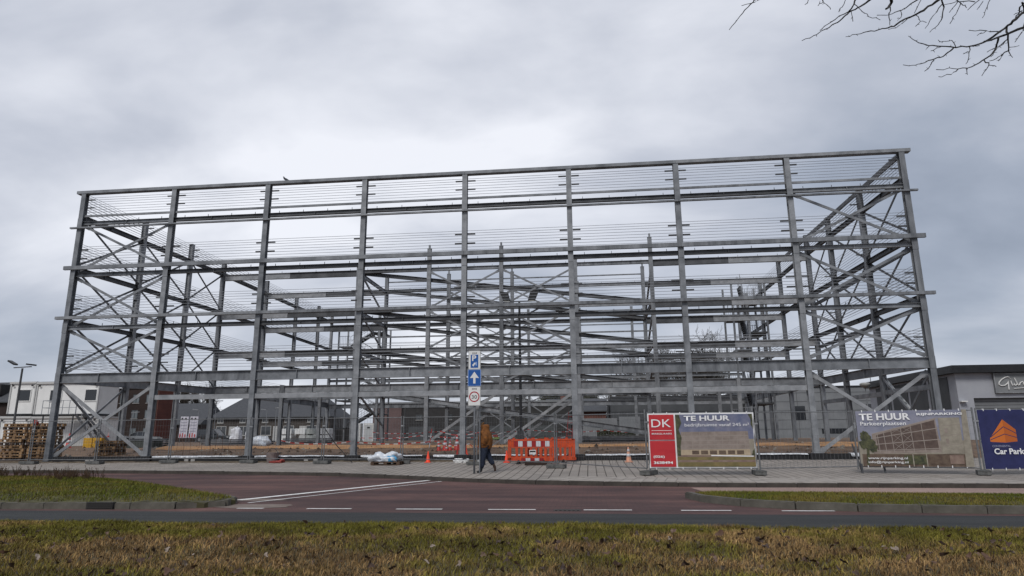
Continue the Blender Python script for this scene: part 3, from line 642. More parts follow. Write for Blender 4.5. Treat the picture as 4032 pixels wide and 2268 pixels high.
for i,(p,q) in enumerate(zip(FN,FN[1:])):
    L_=math.dist(p,q); a=math.atan2(q[1]-p[1],q[0]-p[0]); z=(G(*p)+G(*q))/2
    t=thing('mesh_fence',FL[i],'fence',(p[0],p[1],G(*p)+.015),a,'mesh fence panels round the building site')
    sl=math.atan2(G(*q)-G(*p),L_)
    x0,x1=.05,L_-.05
    for x in (x0,x1): b=MB(); b.tube([(x,0,.12),(x,0,1.99)],.026,8); b.build('fence_post',fence_m,t,smooth=False)
    for zz in (.19,1.93): b=MB(); b.tube([(x0,0,zz+sl*x0),(x1,0,zz+sl*x1)],.017,8); b.build('fence_tube',fence_m,t)
    b=MB(); n=int((x1-x0)/.125)
    for k in range(1,n): xx=x0+(x1-x0)*k/n; b.tube([(xx,.012,.19),(xx,.012,1.93)],.0034,3,cap=False)
    for k in range(1,7): zz=.19+1.74*k/7; b.tube([(x0,0,zz),(x1,0,zz)],.0028,3,cap=False)
    o=b.build('wire_mesh',fence_m,t); o['kind']='stuff'
    b=MB(); b.box(x1-.01,x1+.13,-.03,.03,1.55,1.60); b.build('clamp',steel_b,t)
    PAN.append((t,L_))
fl=['under the panel joint left of the pallet stack','in front of the pallet stack','before the first bay near the corner column','in front of the second front column','left of the third front column','in front of the third bay','right of the middle left columns','beside the pallet with the bag','behind the walking person','in front of the orange road barriers','at the left end of the red banner','at the right end of the red banner','','at the left end of the dark blue banner','at the right end of the blue banner']
for i,(x,y) in enumerate(FN[1:]):
    if i+1==12: continue
    a=R(90)+math.atan2(FN[min(i+2,15)][1]-FN[i][1],FN[min(i+2,15)][0]-FN[i][0])+rnd.uniform(-.5,.5) if i>8 else R(rnd.uniform(-12,12))
    block_foot(x,y,a,'hollow concrete fence foot '+fl[min(i,14)])
b=MB(); b.bar((0,0,.0),(0,0,.3),.05,.05); b.bar((0,0,.02),(0,.6,.9),.04,.04); b.bar((.7,0,0),(.7,.1,.3),.05,.05)
o=b.build('fence_stay',steel_d,None,(34.25,-6.62,G(34,-6.6))); o['label']='short steel stays propping the joint left of the parking-space banner'; o['category']='fence stay'
# --- banners
def fp(name,c,**k): return mat(name,c,.55,bump=.55,bs=3.2,**k)
b_white=fp('print_white',(.78,.78,.78)); b_red=fp('print_red',(.42,.018,.03),col2=(.50,.03,.035),ns=1.5); b_sky=fp('print_sky',(.10,.12,.205),col2=(.20,.20,.265),ns=2.6); b_sky2=fp('print_pale_sky',(.18,.19,.255),col2=(.26,.26,.32),ns=2.6)
b_fac=fp('print_facade',(.20,.16,.135),col2=(.29,.24,.21),ns=4); b_line=fp('print_facade_line',(.29,.25,.22)); b_lit=fp('print_lit_floor',(.46,.37,.26),col2=(.36,.28,.19),ns=6)
b_dark=fp('print_dark_window',(.085,.055,.04),col2=(.14,.10,.07),ns=7); b_grass=fp('print_lawn',(.13,.11,.04),col2=(.22,.165,.07),ns=4); b_path=fp('print_path',(.26,.19,.15),col2=(.17,.11,.09),ns=4); b_tree=fp('print_tree',(.025,.03,.018),col2=(.10,.10,.045),ns=9)
b_navy=fp('print_navy',(.018,.021,.080),col2=(.026,.030,.11),ns=3); b_or=fp('print_orange',(.58,.15,.022)); b_or2=fp('print_orange_side',(.45,.11,.02)); b_brown=fp('print_brown_slats',(.075,.05,.042),col2=(.12,.085,.07),ns=5); b_beige=fp('print_beige',(.31,.28,.225),col2=(.22,.195,.155),ns=5); b_fade=fp('print_faded_text',(.30,.31,.42))
PM=[b_white,b_red,b_sky,b_fac,b_line,b_lit,b_dark,b_grass,b_path,b_tree,b_sky2,b_brown,b_beige,b_navy,b_or,b_or2]
class Pic:
    def __init__(s,W,H): s.W,s.H=W,H; s.b=MB(); s.k=0
    def poly(s,pts,mi):
        s.k+=1; y=-.004-.0004*s.k; s.b.add([(x*s.W,y,z*s.H) for x,z in pts],[tuple(range(len(pts)))],mi)
    def rect(s,x0,x1,z0,z1,mi): s.poly([(x0,z0),(x1,z0),(x1,z1),(x0,z1)],mi)
    def line(s,x0,z0,x1,z1,t,mi):
        d=Vector(((x1-x0)*s.W,(z1-z0)*s.H)).normalized(); n=Vector((-d.y/s.W,d.x/s.H))*t/2; s.poly([(x0-n.x,z0-n.y),(x1-n.x,z1-n.y),(x1+n.x,z1+n.y),(x0+n.x,z0+n.y)],mi)
def banner(idx,x0,x1,z0,z1,label,sag=0):
    t,L_=PAN[idx]; p=t.location; a=t.rotation_euler[2]
    o=thing('banner',label,'banner',(p.x+math.cos(a)*x0+math.sin(a)*.035,p.y+math.sin(a)*x0-math.cos(a)*.035,p.z+z0),a)
    W,H=x1-x0,z1-z0; nx,nz=44,20; b=MB(); g=[]
    wav=lambda x,z:-.010*(vA(x*2.2+idx*3,z*2.5)-.2)
    for j in range(nz+1):
        for i in range(nx+1): b.v.append((W*i/nx,.012+float(.012*(vA(i*.25+idx,j*.3)-.5)),H*j/nz))
    for j in range(nz):
        for i in range(nx): q=j*(nx+1)+i; b.f.append((q,q+1,q+nx+2,q+nx+1)); b.m.append(0)
    for j in range(2): pass
    b.build('cloth',b_white,o); 
    tz=MB()
    for k in range(8):
        for zz in (.0,H): tz.box(W*(k+.5)/8-.012,W*(k+.5)/8+.012,-.01,.06,zz-.035,zz+.035)
    q=tz.build('cable_tie',b_white,o); q['kind']='stuff'
    return o,W,H
# red / blue rental banner
B,W,H=banner(10,.04,3.40,.20,1.93,'rental banner with a red left column and a picture of a brown garage')
P=Pic(W,H)
P.rect(.265,.985,.5,.975,2); P.rect(.265,.985,.10,.52,12)
P.poly([(.30,.24),(.945,.22),(.935,.66),(.31,.655)],3)
for z in (.50,.58,.42,.35): P.line(.31,z-.005,.935,z+.003,.018,4)
for i in range(9): P.line(.34+.07*i,.33,.345+.07*i,.66,.010,4)
P.poly([(.30,.235),(.945,.225),(.94,.335),(.305,.33)],5)
for i in range(6): P.rect(.405+.083*i,.470+.083*i,.245,.315,6)
P.poly([(.265,.235),(.985,.215),(.985,.19),(.265,.205)],8); P.rect(.265,.985,.14,.20,7); P.rect(.265,.985,.10,.145,8); P.rect(.265,.985,.025,.105,7); P.line(.58,.225,.97,.21,.03,0)
P.poly([(.265,.22),(.298,.22),(.30,.40),(.315,.55),(.29,.70),(.32,.82),(.30,.975),(.265,.975)],9); P.poly([(.985,.975),(.985,.70),(.965,.78),(.968,.88),(.945,.975)],9); P.poly([(.985,.36),(.965,.30),(.955,.23),(.985,.22)],9)
P.rect(.012,.250,.515,.975,1); P.rect(.012,.250,.025,.495,1); P.line(.035,.685,.225,.683,.012,0)
P.b.build('printed_picture',PM,B)
lettering('DK',.035*W,.745*H,.185*W,.145*H,b_white,B,y=-.030); lettering('MAKELAARS',.035*W,.61*H,.19*W,.03*H,b_white,B,y=-.030,bold=.004); lettering('(026)',.04*W,.175*H,.105*W,.055*H,b_white,B,y=-.03,bold=.02); lettering('3638494',.04*W,.075*H,.18*W,.05*H,b_white,B,y=-.03,bold=.03)
lettering('TE HUUR',.345*W,.855*H,.43*W,.095*H,b_white,B,y=-.03,bold=.03); lettering('bedrijfsruimte vanaf 245 m\u00b2',.35*W,.735*H,.60*W,.075*H,b_white,B,y=-.03)
# parking-space banner
B,W,H=banner(12,.05,3.14,.20,1.93,'faded parking-space rental banner with a garage drawing, left of the blue banner')
P=Pic(W,H)
P.rect(0,1,.45,1,10); P.rect(0,1,0,.46,12); P.poly([(.02,.0),(.97,.0),(.97,.22),(.02,.22)],6)
P.poly([(.13,.22),(.74,.25),(.72,.86),(.13,.58)],3); P.poly([(.17,.27),(.72,.30),(.71,.82),(.17,.56)],11)
for a,b_ in ((.58,.86),(.50,.68),(.39,.48),(.28,.32)): P.line(.13,a,.74,b_,.022,4)
for i,(x,z) in enumerate([(.19,.60),(.25,.63),(.32,.67),(.41,.71),(.50,.76),(.60,.80)]): P.line(x,.25,x-.01,z,.018,4)
for a,b_ in ((.32,.41),(.41,.50)):
    for z0,z1 in ((.29,.42),(.43,.58),(.60,.70)): P.line(a,z0,b_,z1,.010,4); P.line(a,z1,b_,z0,.010,4)
P.poly([(.745,.22),(.93,.24),(.93,.86),(.745,.86)],12)
for z in (.38,.55,.72): P.line(.745,z-.01,.93,z+.015,.012,3)
for z in (.40,.58): P.rect(.79,.815,z,z+.09,3)
P.poly([(.93,.0),(1,.0),(1,1),(.955,1)],12); P.rect(.40,.60,.04,.20,9); P.rect(.62,.76,.05,.19,6); P.rect(.80,.92,.05,.2,8); P.line(.48,.0,.48,.22,.03,12); P.line(.60,.0,.60,.22,.03,12)
import math as _m
for cx_,cz_,rr in ((.07,.50,.055),(.10,.40,.06),(.05,.40,.05),(.13,.33,.045),(.06,.57,.04)): P.poly([(cx_+rr*_m.cos(t)*(.9+.2*_m.sin(5*t)),cz_+rr*1.9*_m.sin(t)*(.9+.15*_m.cos(7*t))) for t in np.linspace(0,6.283,15)[:-1]],9)
P.poly([(.055,.02),(.08,.02),(.095,.38),(.07,.38)],9)
P.b.build('printed_picture',PM,B)
lettering('TE HUUR',.03*W,.83*H,.47*W,.125*H,b_white,B,y=-.035,bold=.03); lettering('Parkeerplaatsen',.035*W,.715*H,.42*W,.09*H,b_white,B,y=-.035,bold=.008); lettering('RIJNPARKING',.56*W,.895*H,.40*W,.055*H,b_white,B,y=-.035,bold=.03)
lettering('www.rijnparking.nl',.07*W,.115*H,.36*W,.055*H,b_white,B,y=-.035,bold=.01); lettering('info@rijnparking.nl',.07*W,.045*H,.36*W,.055*H,b_white,B,y=-.035,bold=.01)
# blue banner
B,W,H=banner(13,.06,3.36,.16,1.93,'dark blue banner with an orange pointed logo, at the right edge of the frame')
P=Pic(W,H); P.rect(0,1,0,1,13)
P.poly([(.085,.515),(.225,.835),(.30,.60),(.30,.455),(.225,.44),(.085,.455)],14)
P.poly([(.225,.835),(.335,.66),(.335,.46),(.225,.44)],15)
P.line(.09,.53,.225,.71,.022,13); P.line(.225,.71,.335,.595,.022,13); P.line(.09,.49,.225,.585,.02,13); P.line(.225,.585,.335,.525,.02,13)
P.b.build('printed_picture',PM,B)
lettering('CONTINENTAL',.09*W,.365*H,.17*W,.035*H,b_fade,B,y=-.03,bold=.01); lettering('Car Parks',.10*W,.245*H,.30*W,.10*H,b_white,B,y=-.03,bold=.03)
# --- traffic sign pole
SX,SYY=21.66,-6.66
t=thing('sign_pole','grey sign pole with three stacked traffic signs, beside the walking person','sign',(SX,SYY,G(SX,SYY)))
b=MB(); b.tube([(0,0,-.05),(0,0,4.2)],.035,12); b.build('pole',steel,t,smooth=True)
b=MB(); b.tube([(.17,.10,-.02),(.17,.10,2.9)],.02,8); b.build('second_pole',steel,t)
s_blue=mat('sign_blue',(.012,.09,.33),.4); s_white=mat('sign_white',(.72,.72,.70),.4); s_red=mat('sign_red',(.38,.008,.02),.4); s_blk=mat('sign_black',(.02,.02,.02),.5); s_rim=mat('sign_rim',(.42,.42,.41),.5); s_pale=mat('sign_pale_blue',(.25,.36,.62),.5)
def rrect(w_,h_,r_,n=5): 
    pts=[]
    for cx_,cz_,a0 in ((w_/2-r_,h_/2-r_,0),(-w_/2+r_,h_/2-r_,90),(-w_/2+r_,-h_/2+r_,180),(w_/2-r_,-h_/2+r_,270)):
        for k in range(n+1): a=R(a0+90*k/n); pts.append((cx_+r_*math.cos(a),cz_+r_*math.sin(a)))
    return pts
def plate(zc,w_,h_,rim,face,name):
    b=MB(); b.prism(rrect(w_,h_,.03),-.075,-.045,0); b.prism(rrect(w_-.035,h_-.035,.025),-.078,-.074,1); o=b.build(name,[rim,face],t); o.location=(0,0,zc); return o
def dsc(r0,r1,n=40):
    b=MB(); vs_=[];f_=[]
    for k in range(n): a=2*math.pi*k/n; vs_+=[(r0*math.cos(a),0,r0*math.sin(a)),(r1*math.cos(a),0,r1*math.sin(a))]
    b.add(vs_,[(2*k,2*k+1,(2*k+3)%(2*n),(2*k+2)%(2*n)) for k in range(n)]); return b
z1=3.905-G(SX,SYY)
pl=plate(z1,.43,.66,s_rim,s_white,'zone_parking_plate')
b=MB(); b.box(-.135,.135,-.083,-.079,-.275,.185); b.build('blue_panel',s_blue,pl)
lettering('P',-.085,-.035,.15,.20,s_white,pl,y=-.086,bold=.03); lettering('ZONE',-.09,.215,.18,.05,s_blk,pl,y=-.081,bold=.02)
b=MB(); b.poly=None
b.add([(x,-.086,z) for x,z in ((-.07,-.21),(-.02,-.225),(.0,-.17),(.04,-.15),(.03,-.10),(-.01,-.09),(-.04,-.14),(-.07,-.16))],[tuple(range(8))]); b.add([(x,-.085,z) for x,z in ((.045,-.20),(.09,-.20),(.09,-.08),(.05,-.06),(.03,-.09))],[tuple(range(5))],1); b.build('parking_disc_symbol',[s_white,s_pale],pl)
z2=3.28-G(SX,SYY)
pl=plate(z2,.46,.58,s_pale,s_blue,'one_way_plate')
b=MB(); b.add([(x,-.082,z) for x,z in ((-.04,-.2),(.04,-.2),(.04,.0),(.16,-.01),(.0,.215),(-.16,-.01),(-.04,.0))],[tuple(range(7))]); b.build('arrow',s_white,pl)
z3=2.645-G(SX,SYY)
pl=plate(z3,.44,.66,s_rim,s_white,'zone_speed_plate')
b=dsc(.146,.182); b.v=[(x,-.082,z) for x,y,z in b.v]; b.build('red_ring',s_red,pl)
lettering('30',-.092,-.088,.185,.125,s_blk,pl,y=-.083,bold=.0); lettering('ZONE',-.09,.225,.18,.05,s_blk,pl,y=-.081,bold=.02)
for o in pl.children: 
    if o.name.startswith('red_ring') : o.location=(0,0,-.02)
# ================================================================== PERSON
def skin(verts,edges,radii,root,levels=2):
    me=bpy.data.meshes.new('s'); me.from_pydata([tuple(v) for v in verts],edges,[]); ob=bpy.data.objects.new('s',me); COL.objects.link(ob)
    ob.modifiers.new('k','SKIN'); sv=me.skin_vertices[0].data if me.skin_vertices else None
    if sv is None:
        bpy.context.view_layer.objects.active=ob; ob.select_set(True)
        with bpy.context.temp_override(object=ob,active_object=ob): bpy.ops.mesh.customdata_skin_add()
        sv=me.skin_vertices[0].data
    for i,r_ in enumerate(radii): sv[i].radius=r_ if hasattr(r_,'__len__') else (r_,r_); sv[i].use_root=(i==root)
    q=ob.modifiers.new('u','SUBSURF'); q.levels=levels; q.render_levels=levels
    dg=bpy.context.evaluated_depsgraph_get(); dg.update(); out_=bpy.data.meshes.new_from_object(ob.evaluated_get(dg)); bpy.data.objects.remove(ob)
    out_.polygons.foreach_set('use_smooth',[True]*len(out_.polygons)); return out_
skin_m=mat('skin',(.42,.24,.16),.6); jack=mat('brown_jacket_cloth',(.215,.080,.014),.85,0,(.10,.036,.009),9,.7,14); jean=mat('dark_denim',(.010,.015,.030),.9,0,(.022,.030,.052),14,.5,25); boot=mat('brown_leather',(.055,.025,.015),.6,0,(.03,.018,.012),12); cord_m=mat('dark_cord',(.02,.02,.02),.8)
PS=thing('person','person in a hooded brown jacket and blue jeans walking left past the sign pole','person',(21.97,-6.30,G(21.9,-6.3)),R(0))
hz_=.86
body=[(0,0,.90),(0.0,0,1.10),(.0,0,1.30),(-.01,0,1.43),(-.03,0,1.50),(-.055,0,1.575),(-.06,0,1.655),
 (-.0,-.09,.86),(-.07,-.10,.48),(-.115,-.10,.10),(-.145,-.10,.045),(-.25,-.105,.035),
 (0.02,.09,.86),(.12,.09,.50),(.305,.09,.235),(.345,.09,.18),(.335,.09,.055),
 (.0,-.17,1.37),(.05,-.235,1.12),(-.06,-.20,.93),(.0,.17,1.37),(.03,.235,1.12),(-.09,.20,.94)]
be=[(0,1),(1,2),(2,3),(3,4),(4,5),(5,6),(0,7),(7,8),(8,9),(9,10),(10,11),(0,12),(12,13),(13,14),(14,15),(15,16),(2,17),(17,18),(18,19),(2,20),(20,21),(21,22)]
br=[(.12,.10),(.11,.10),(.12,.11),(.055,.055),(.05,.05),(.07,.078),(.045,.05),.075,.052,.038,.035,.03,.075,.052,.038,.035,.028,.05,.042,.035,.05,.042,.035]
link('body',skin(body,be,br,0),PS).data.materials.append(skin_m)
b=MB()   # face: nose, brow, lips
for (c_,r_) in (((-.150,0,1.585),.014),((-.128,-.03,1.612),.009),((-.128,.03,1.612),.009),((-.136,0,1.548),.012)):
    b.lathe([(r_*math.cos(a),r_*math.sin(a)) for a in np.linspace(-1.5,1.5,5)],8,c_)
b.build('face_features',skin_m,PS,smooth=True)
link('jeans',skin([(0,0,.92),(0,-.085,.84),(-.065,-.10,.50),(-.11,-.10,.13),(.02,.085,.84),(.125,.09,.52),(.295,.09,.26)],[(0,1),(1,2),(2,3),(0,4),(4,5),(5,6)],[(.17,.16),(.145,.13),.112,.09,(.145,.13),.11,.085],0),PS).data.materials.append(jean)
link('boot',skin([(-.113,-.10,.20),(-.118,-.10,.075),(-.17,-.10,.05),(-.27,-.105,.04)],[(0,1),(1,2),(2,3)],[.055,.055,.046,.034],0),PS).data.materials.append(jean if False else mat('dark_shoe',(.02,.02,.022),.6))
link('boot',skin([(.27,.09,.31),(.325,.09,.215),(.345,.09,.14),(.335,.09,.05)],[(0,1),(1,2),(2,3)],[.052,.056,.046,.036],0),PS).data.materials.append(boot)
jk=[(0.01,0,.76),(0.01,0,.98),(.015,0,1.20),(.01,0,1.37),(.005,0,1.44),(.012,0,1.55),(.0,0,1.655),(.01,-.155,1.375),(.06,-.235,1.14),(-.04,-.205,.95),(.01,.155,1.375),(.04,.235,1.14),(-.07,.20,.96)]
link('jacket',skin(jk,[(0,1),(1,2),(2,3),(3,4),(4,5),(5,6),(3,7),(7,8),(8,9),(3,10),(10,11),(11,12)],[(.25,.25),(.285,.26),(.295,.26),(.235,.22),(.15,.15),(.185,.18),(.16,.16),.13,.115,.10,.12,.115,.10],0),PS).data.materials.append(jack)
b=MB(); b.tube([(-.04,-.02,1.70),(-.088,-.075,1.66),(-.105,-.095,1.58),(-.085,-.075,1.49),(-.075,0,1.46),(-.085,.075,1.49),(-.105,.095,1.58),(-.088,.075,1.66),(-.04,.02,1.70)],.026,8); b.build('hood_rim',mat('hood_trim',(.13,.055,.015),.95,0,(.20,.10,.03),30,.8,40),PS,smooth=True)
b=MB(); b.tube([(-.10,-.15,1.42),(-.155,-.17,1.2),(-.13,-.20,.98)],.010,6); b.build('bag_strap',cord_m,PS)
# ================================================================== SITE BARRIERS, CONES
ref_r=mat('reflective_red',(.30,.012,.012),.45); ref_w=mat('reflective_white',(.55,.56,.58),.4)
def barrier(loc,rz,label,plates=True):
    t=thing('road_barrier',label,'barrier',loc,rz,'orange plastic road barriers')
    W,H=2.0,1.0; y0,y1=-.03,.03
    b=MB()
    def rr(x0,x1,z0,z1,r_=.05,yy=(y0,y1)): p=[(x0+(x1-x0)/2+a,z0+(z1-z0)/2+c) for a,c in rrect(x1-x0,z1-z0,min(r_,(x1-x0)/2.01,(z1-z0)/2.01),3)]; b.prism(p,yy[0],yy[1])
    rr(0,W,.93,1.0); rr(-.04,W+.04,.12,.25,.06); rr(0,.14,.12,1.0); rr(W-.14,W,.12,1.0); rr(.1,W-.1,.64,.70,.02)
    b.box(.14,W-.14,-.014,.014,.70,.93); b.box(.14,W-.14,-.022,.022,.24,.30)
    for k in range(9):
        x=.14+.2*k; rr(x-.02+.0,x+.085,.25,.66,.03,(-.024,.024)) if k%1==0 and k>0 else None
    for x in (.25,.75,1.05,1.65): b.box(x-.05,x+.05,-.02,.02,1.0,1.055)
    b.build('panel',orange,t)
    for x in (.45,1.5):
        b=MB(); b.box(x-.06,x+.06,-.36,.36,.0,.05); b.prism([(-.3,.05),(.3,.05),(.08,.16),(-.08,.16)],x-.03,x+.03,axis='x'); b.build('foot',black,t)
    if plates:
        n=10; x=.25; wd=1.5/8
        for k in range(8): b=MB(); b.box(x+wd*k+.001,x+wd*(k+1)-.001,-.036,-.0305,.70,.92); b.build('reflective_plate',ref_r if k%2==0 else ref_w,t)
        for k in range(5): b=MB(); b.box(.56+wd*k+.001,.56+wd*(k+1)-.001,-.041,-.0355,.125,.235); b.build('reflective_plate',ref_r if k%2==0 else ref_w,t)
        b=MB(); b.box(.90,1.18,-.046,-.036,.38,.56); q=b.build('name_tag',white,t); b=MB(); b.box(.92,1.16,-.049,-.047,.47,.53); b.build('tag_print',black,q)
    return t
barrier((22.2,-1.5,G(22,-1.5)),R(-2),'orange plastic road barrier with red and white plates, in front of the fifth column')
barrier((23.0,-1.2,G(23,-1.2)),R(9),'orange plastic road barrier without plates, half hidden behind the striped one',False)
def cone(loc,h,m_,label,bands=False,sc=1):
    t=thing('traffic_cone',label,'traffic cone',loc)
    b=MB(); r0=h*.21; b.lathe([(r0,.02),(r0*.93,.03),(h*.045,h*.97),(h*.03,h)],14); b.build('cone_body',m_,t,smooth=True)
    b=MB(); b.box(-h*.27,h*.27,-h*.27,h*.27,0,.03); b.build('base_plate',m_,t)
    if bands:
        for z0,z1 in ((.36,.55),(.70,.84)):
            f=lambda z:r0*.93+(h*.045-r0*.93)*z+.004; b=MB(); b.lathe([(f(z0),h*z0),(f(z1),h*z1)],14); b.build('white_band',ref_w,t,smooth=True)
    return t
cone((18.59,-.62,.2),.48,cone_m,'bright orange cone without bands, right of the wrapped pallet')
cone((22.05,-.72,.2),.50,cone_m,'bright orange cone directly behind the walking person')
cone((19.72,2.3,.45),.46,cone_m,'bright orange cone between the fourth column and the sign pole, taller of two'); cone((19.25,2.6,.45),.30,red,'small red cone beside the taller orange one near the fourth column')
cone((27.2,-.72,.2),.62,mat('faded_cone',(.62,.26,.15),.7,0,(.50,.30,.22),5),'faded dirty cone right of the fifth column on the paving',True)
cone((15.0,7.4,.86),.5,red,'red and white banded cone on the sand bank behind the third column',True)
for i,(x,y,h) in enumerate(((17.75,5.2,.55),(18.05,5.35,.75),(18.35,5.2,.55),(18.65,5.5,.8),(18.2,5.0,.4))):
    cone((x,y,site_z(x,y)-.02),h,red,['short banded cone leftmost in the red cluster','tall banded cone second in the red cluster','middle banded cone of the red cluster','tallest banded cone at the right of the red cluster','lowest banded cone at the front of the red cluster'][i],True)
cone((-3.9,9.0,1.45),.28,red,'banded cone lying on top of the yellow crates',True); cone((-6.5,9.0,.8),.9,red,'banded cone left of the yellow crates',True)
# wrapped pallet with bag
def pallet_mesh(m_):
    b=MB(); W,D=1.2,.8
    for k in range(7): b.box(k*.187-W/2+.0,k*.187-W/2+.075+.02*(k%2)+.0,-D/2,D/2,.122,.144)
    for y in (-.35,0,.35):
        b.box(-W/2,W/2,y-.05,y+.05,.10,.122); b.box(-W/2,W/2,y-.05,y+.05,0,.022)
        for x in (-.54,0,.54): b.box(x-.07,x+.07,y-.05,y+.05,.022,.10)
    return b.mesh('pallet',m_)
pm=pallet_mesh(wood); pmd=pallet_mesh(mat('dark_pallet_wood',(.05,.03,.02),.9,0,(.11,.07,.045),3))
o=link('pallet',pmd,None,(17.15,-1.85,G(17,-1.85)+.0),(0,0,R(3))); o['label']='dark wooden pallet under the cloudy plastic bag'; o['category']='pallet'
def lump(name,loc,sx,sy,sz,seed,m_,label,category,group=None,nz=.28,flat=.0):
    r=vn(seed); bm=bmesh.new(); bmesh.ops.create_icosphere(bm,subdivisions=4,radius=1)
    for q in bm.verts:
        p=q.co.normalized(); f=1+nz*(float(r(p.x*2.1+5,p.y*2.1+p.z*1.7+5))-.5)*2+nz*.6*(float(r(p.x*6+3,p.z*6+p.y*5+9))-.5)+nz*.35*(float(r(p.x*14+3,p.z*14+p.y*9+9))-.5)
        k=max(abs(p.x),abs(p.y),abs(p.z)); p=p*(1/k)*flat+p*(1-flat); q.co=Vector((p.x*sx*f,p.y*sy*f,max(-.02,(p.z*.9+.45)*sz*f)))
    me=bpy.data.meshes.new(name); bm.to_mesh(me); bm.free(); me.materials.append(m_); me.polygons.foreach_set('use_smooth',[True]*len(me.polygons))
    o=link(name,me,None,loc); o['label']=label; o['category']=category
    if group: o['group']=group
    return o
clear=mat('cloudy_plastic_bag',(.50,.54,.60),.3,0,(.72,.75,.78),7,.8,12,spec=.7); bigb=mat('big_bag_fabric',(.55,.56,.60),.8,0,(.68,.69,.72),5,.6,10)
lump('plastic_bag',(17.1,-1.85,.145+G(17,-1.85)),.60,.34,.25,21,clear,'cloudy plastic bag of rubbish lying on the dark pallet','plastic bag',nz=.42)
o=lump('bag_contents',(17.35,-2.1,.145+G(17,-1.85)),.22,.14,.16,23,mat('blue_plastic',(.08,.30,.50),.4),'pale blue plastic showing at the right of the rubbish bag','plastic',nz=.4)
for i,(x,y,s,l) in enumerate(((19.95,-.75,.20,'crumpled white paper sack on the paving left of the sign pole'),(20.25,-.7,.17,'white cardboard scrap beside the crumpled paper sack'),(20.95,-.8,.16,'small white box standing just left of the sign pole'))): lump('litter',(x,y,G(x,y)),s,s*.6,s*.6,60+i,white,l,'litter',flat=.6,nz=.25)
lump('litter',(23.0,-.6,.22),.35,.2,.2,67,mat('grey_tarpaulin',(.10,.11,.11),.7,0,(.2,.21,.2),5),'grey crumpled tarpaulin behind the striped barrier','litter',nz=.4)
b=MB(); b.box(-.45,.45,-.35,.35,.0,.14); o=b.build('timber_block',mat('dark_timber',(.04,.025,.02),.9),None,(23.4,-2.1,G(23,-2)),(0,0,.1)); o['label']='dark timber bearer lying under the orange barriers'; o['category']='timber'
# pallet stacks on the left
stacks=[(-.92,.75,12,'left of the corner column','right'),(-2.18,.6,12,'by the fence','left')]
ordn=['lowest','second','third','fourth','fifth','sixth','seventh','eighth','ninth','tenth','eleventh','topmost']
for sx_,sy_,n_,l,side in stacks:
    for k in range(n_):
        z=G(sx_,sy_)+.147*k
        if side=='right' and k==n_-1: pass
        o=link('pallet',pm if k%5 else pmd,None,(sx_+rnd.uniform(-.07,.07),sy_+rnd.uniform(-.05,.05),z),(rnd.uniform(-.012,.012),rnd.uniform(-.012,.012),rnd.uniform(-.07,.07)))
        o['label']=f'worn wooden pallet, {ordn[k]} in the {side} of two stacks {l}'; o['category']='pallet'; o['group']='wooden pallets stacked left of the corner column'
for k in range(5):
    o=link('pallet',pmd if k%2 else pm,None,(.75+rnd.uniform(-.06,.06),3.2,G(1,3.2)+.147*k),(0,0,rnd.uniform(-.1,.1))); o['label']=f'weathered pallet, {ordn[k]} of the low stack right behind the corner column'; o['category']='pallet'; o['group']='pallets in the low stack behind the corner column'
b=MB(); b.lathe([(.10,0),(.11,.18),(.09,.26)],12); o=b.build('red_bucket',red,None,(-1.2,.4,G(-1,.5)+1.78),(1.3,0,.4)); o['label']='red bucket lying on top of the pallet stacks'; o['category']='bucket'
# yellow crates
yel=mat('yellow_plastic',(.62,.36,.02),.6,0,(.5,.27,.02),6)
cb=MB(); cb.box(-.28,.28,-.2,.2,0,.03)
for s in (-1,1): cb.box(-.28,.28,s*.2-.012,s*.2+.012,.03,.16); cb.box(s*.28-.012,s*.28+.012,-.188,.188,.03,.16)
for k in range(4): cb.box(-.25+.14*k,-.19+.14*k,-.218,-.21,.05,.14)
cm=cb.mesh('crate',yel)
for i in range(2):
    for k in range(4):
        o=link('crate',cm,None,(-4.75+.62*i,8.6,G(-4,8.6)+.165*k),(0,0,rnd.uniform(-.05,.05))); o['label']=f'yellow plastic crate, {ordn[k]} in the {"left" if i==0 else "right"} of the two crate stacks'; o['category']='crate'; o['group']='yellow crates left of the second column'
# steel section pile
def pile(x,y,n,L_,label,m_=steel):
    t=thing('steel_pile',label,'steel bundle',(x,y,G(x,y)))
    for k in range(n):
        b=MB(); z=.08+.13*(k//4); b.ibeam((-L_/2+rnd.uniform(-.2,.2),.22*(k%4),z),(L_/2+rnd.uniform(-.2,.2),.22*(k%4)+rnd.uniform(-.1,.1),z),.11,.15); b.build('section',steel_b if k%3 else m_,t)
pile(-3.2,11.6,16,2.6,'bundle of loose galvanised steel sections on the soil behind the second column'); pile(.5,16.0,12,5.0,'long stack of steel beams on the soil between the second and third columns'); pile(3.6,21,10,4,'low stack of steel beams farther back, left of the stacked white packs')
for i,(x,y,L_,l) in enumerate(((27,17.5,8,'long dark steel beams lying on the soil right of the fifth column'),(30,24,7,'steel beams lying behind the far right inner columns'),(22,24,7,'steel beams on the ground behind the orange barriers'))): pile(x,y,12,L_,l,steel_d)
b=MB(); b.box(-1.4,1.4,-.5,.5,0,.40); b.box(-1.42,1.42,-.52,.52,.401,.45); o=b.build('container_box',mat('dark_green_box',(.035,.042,.038),.7,0,(.06,.066,.06),3),None,(-2.4,9.6,G(-2,9.6))); o['label']='dark grey green site box right of the yellow crates'; o['category']='site box'
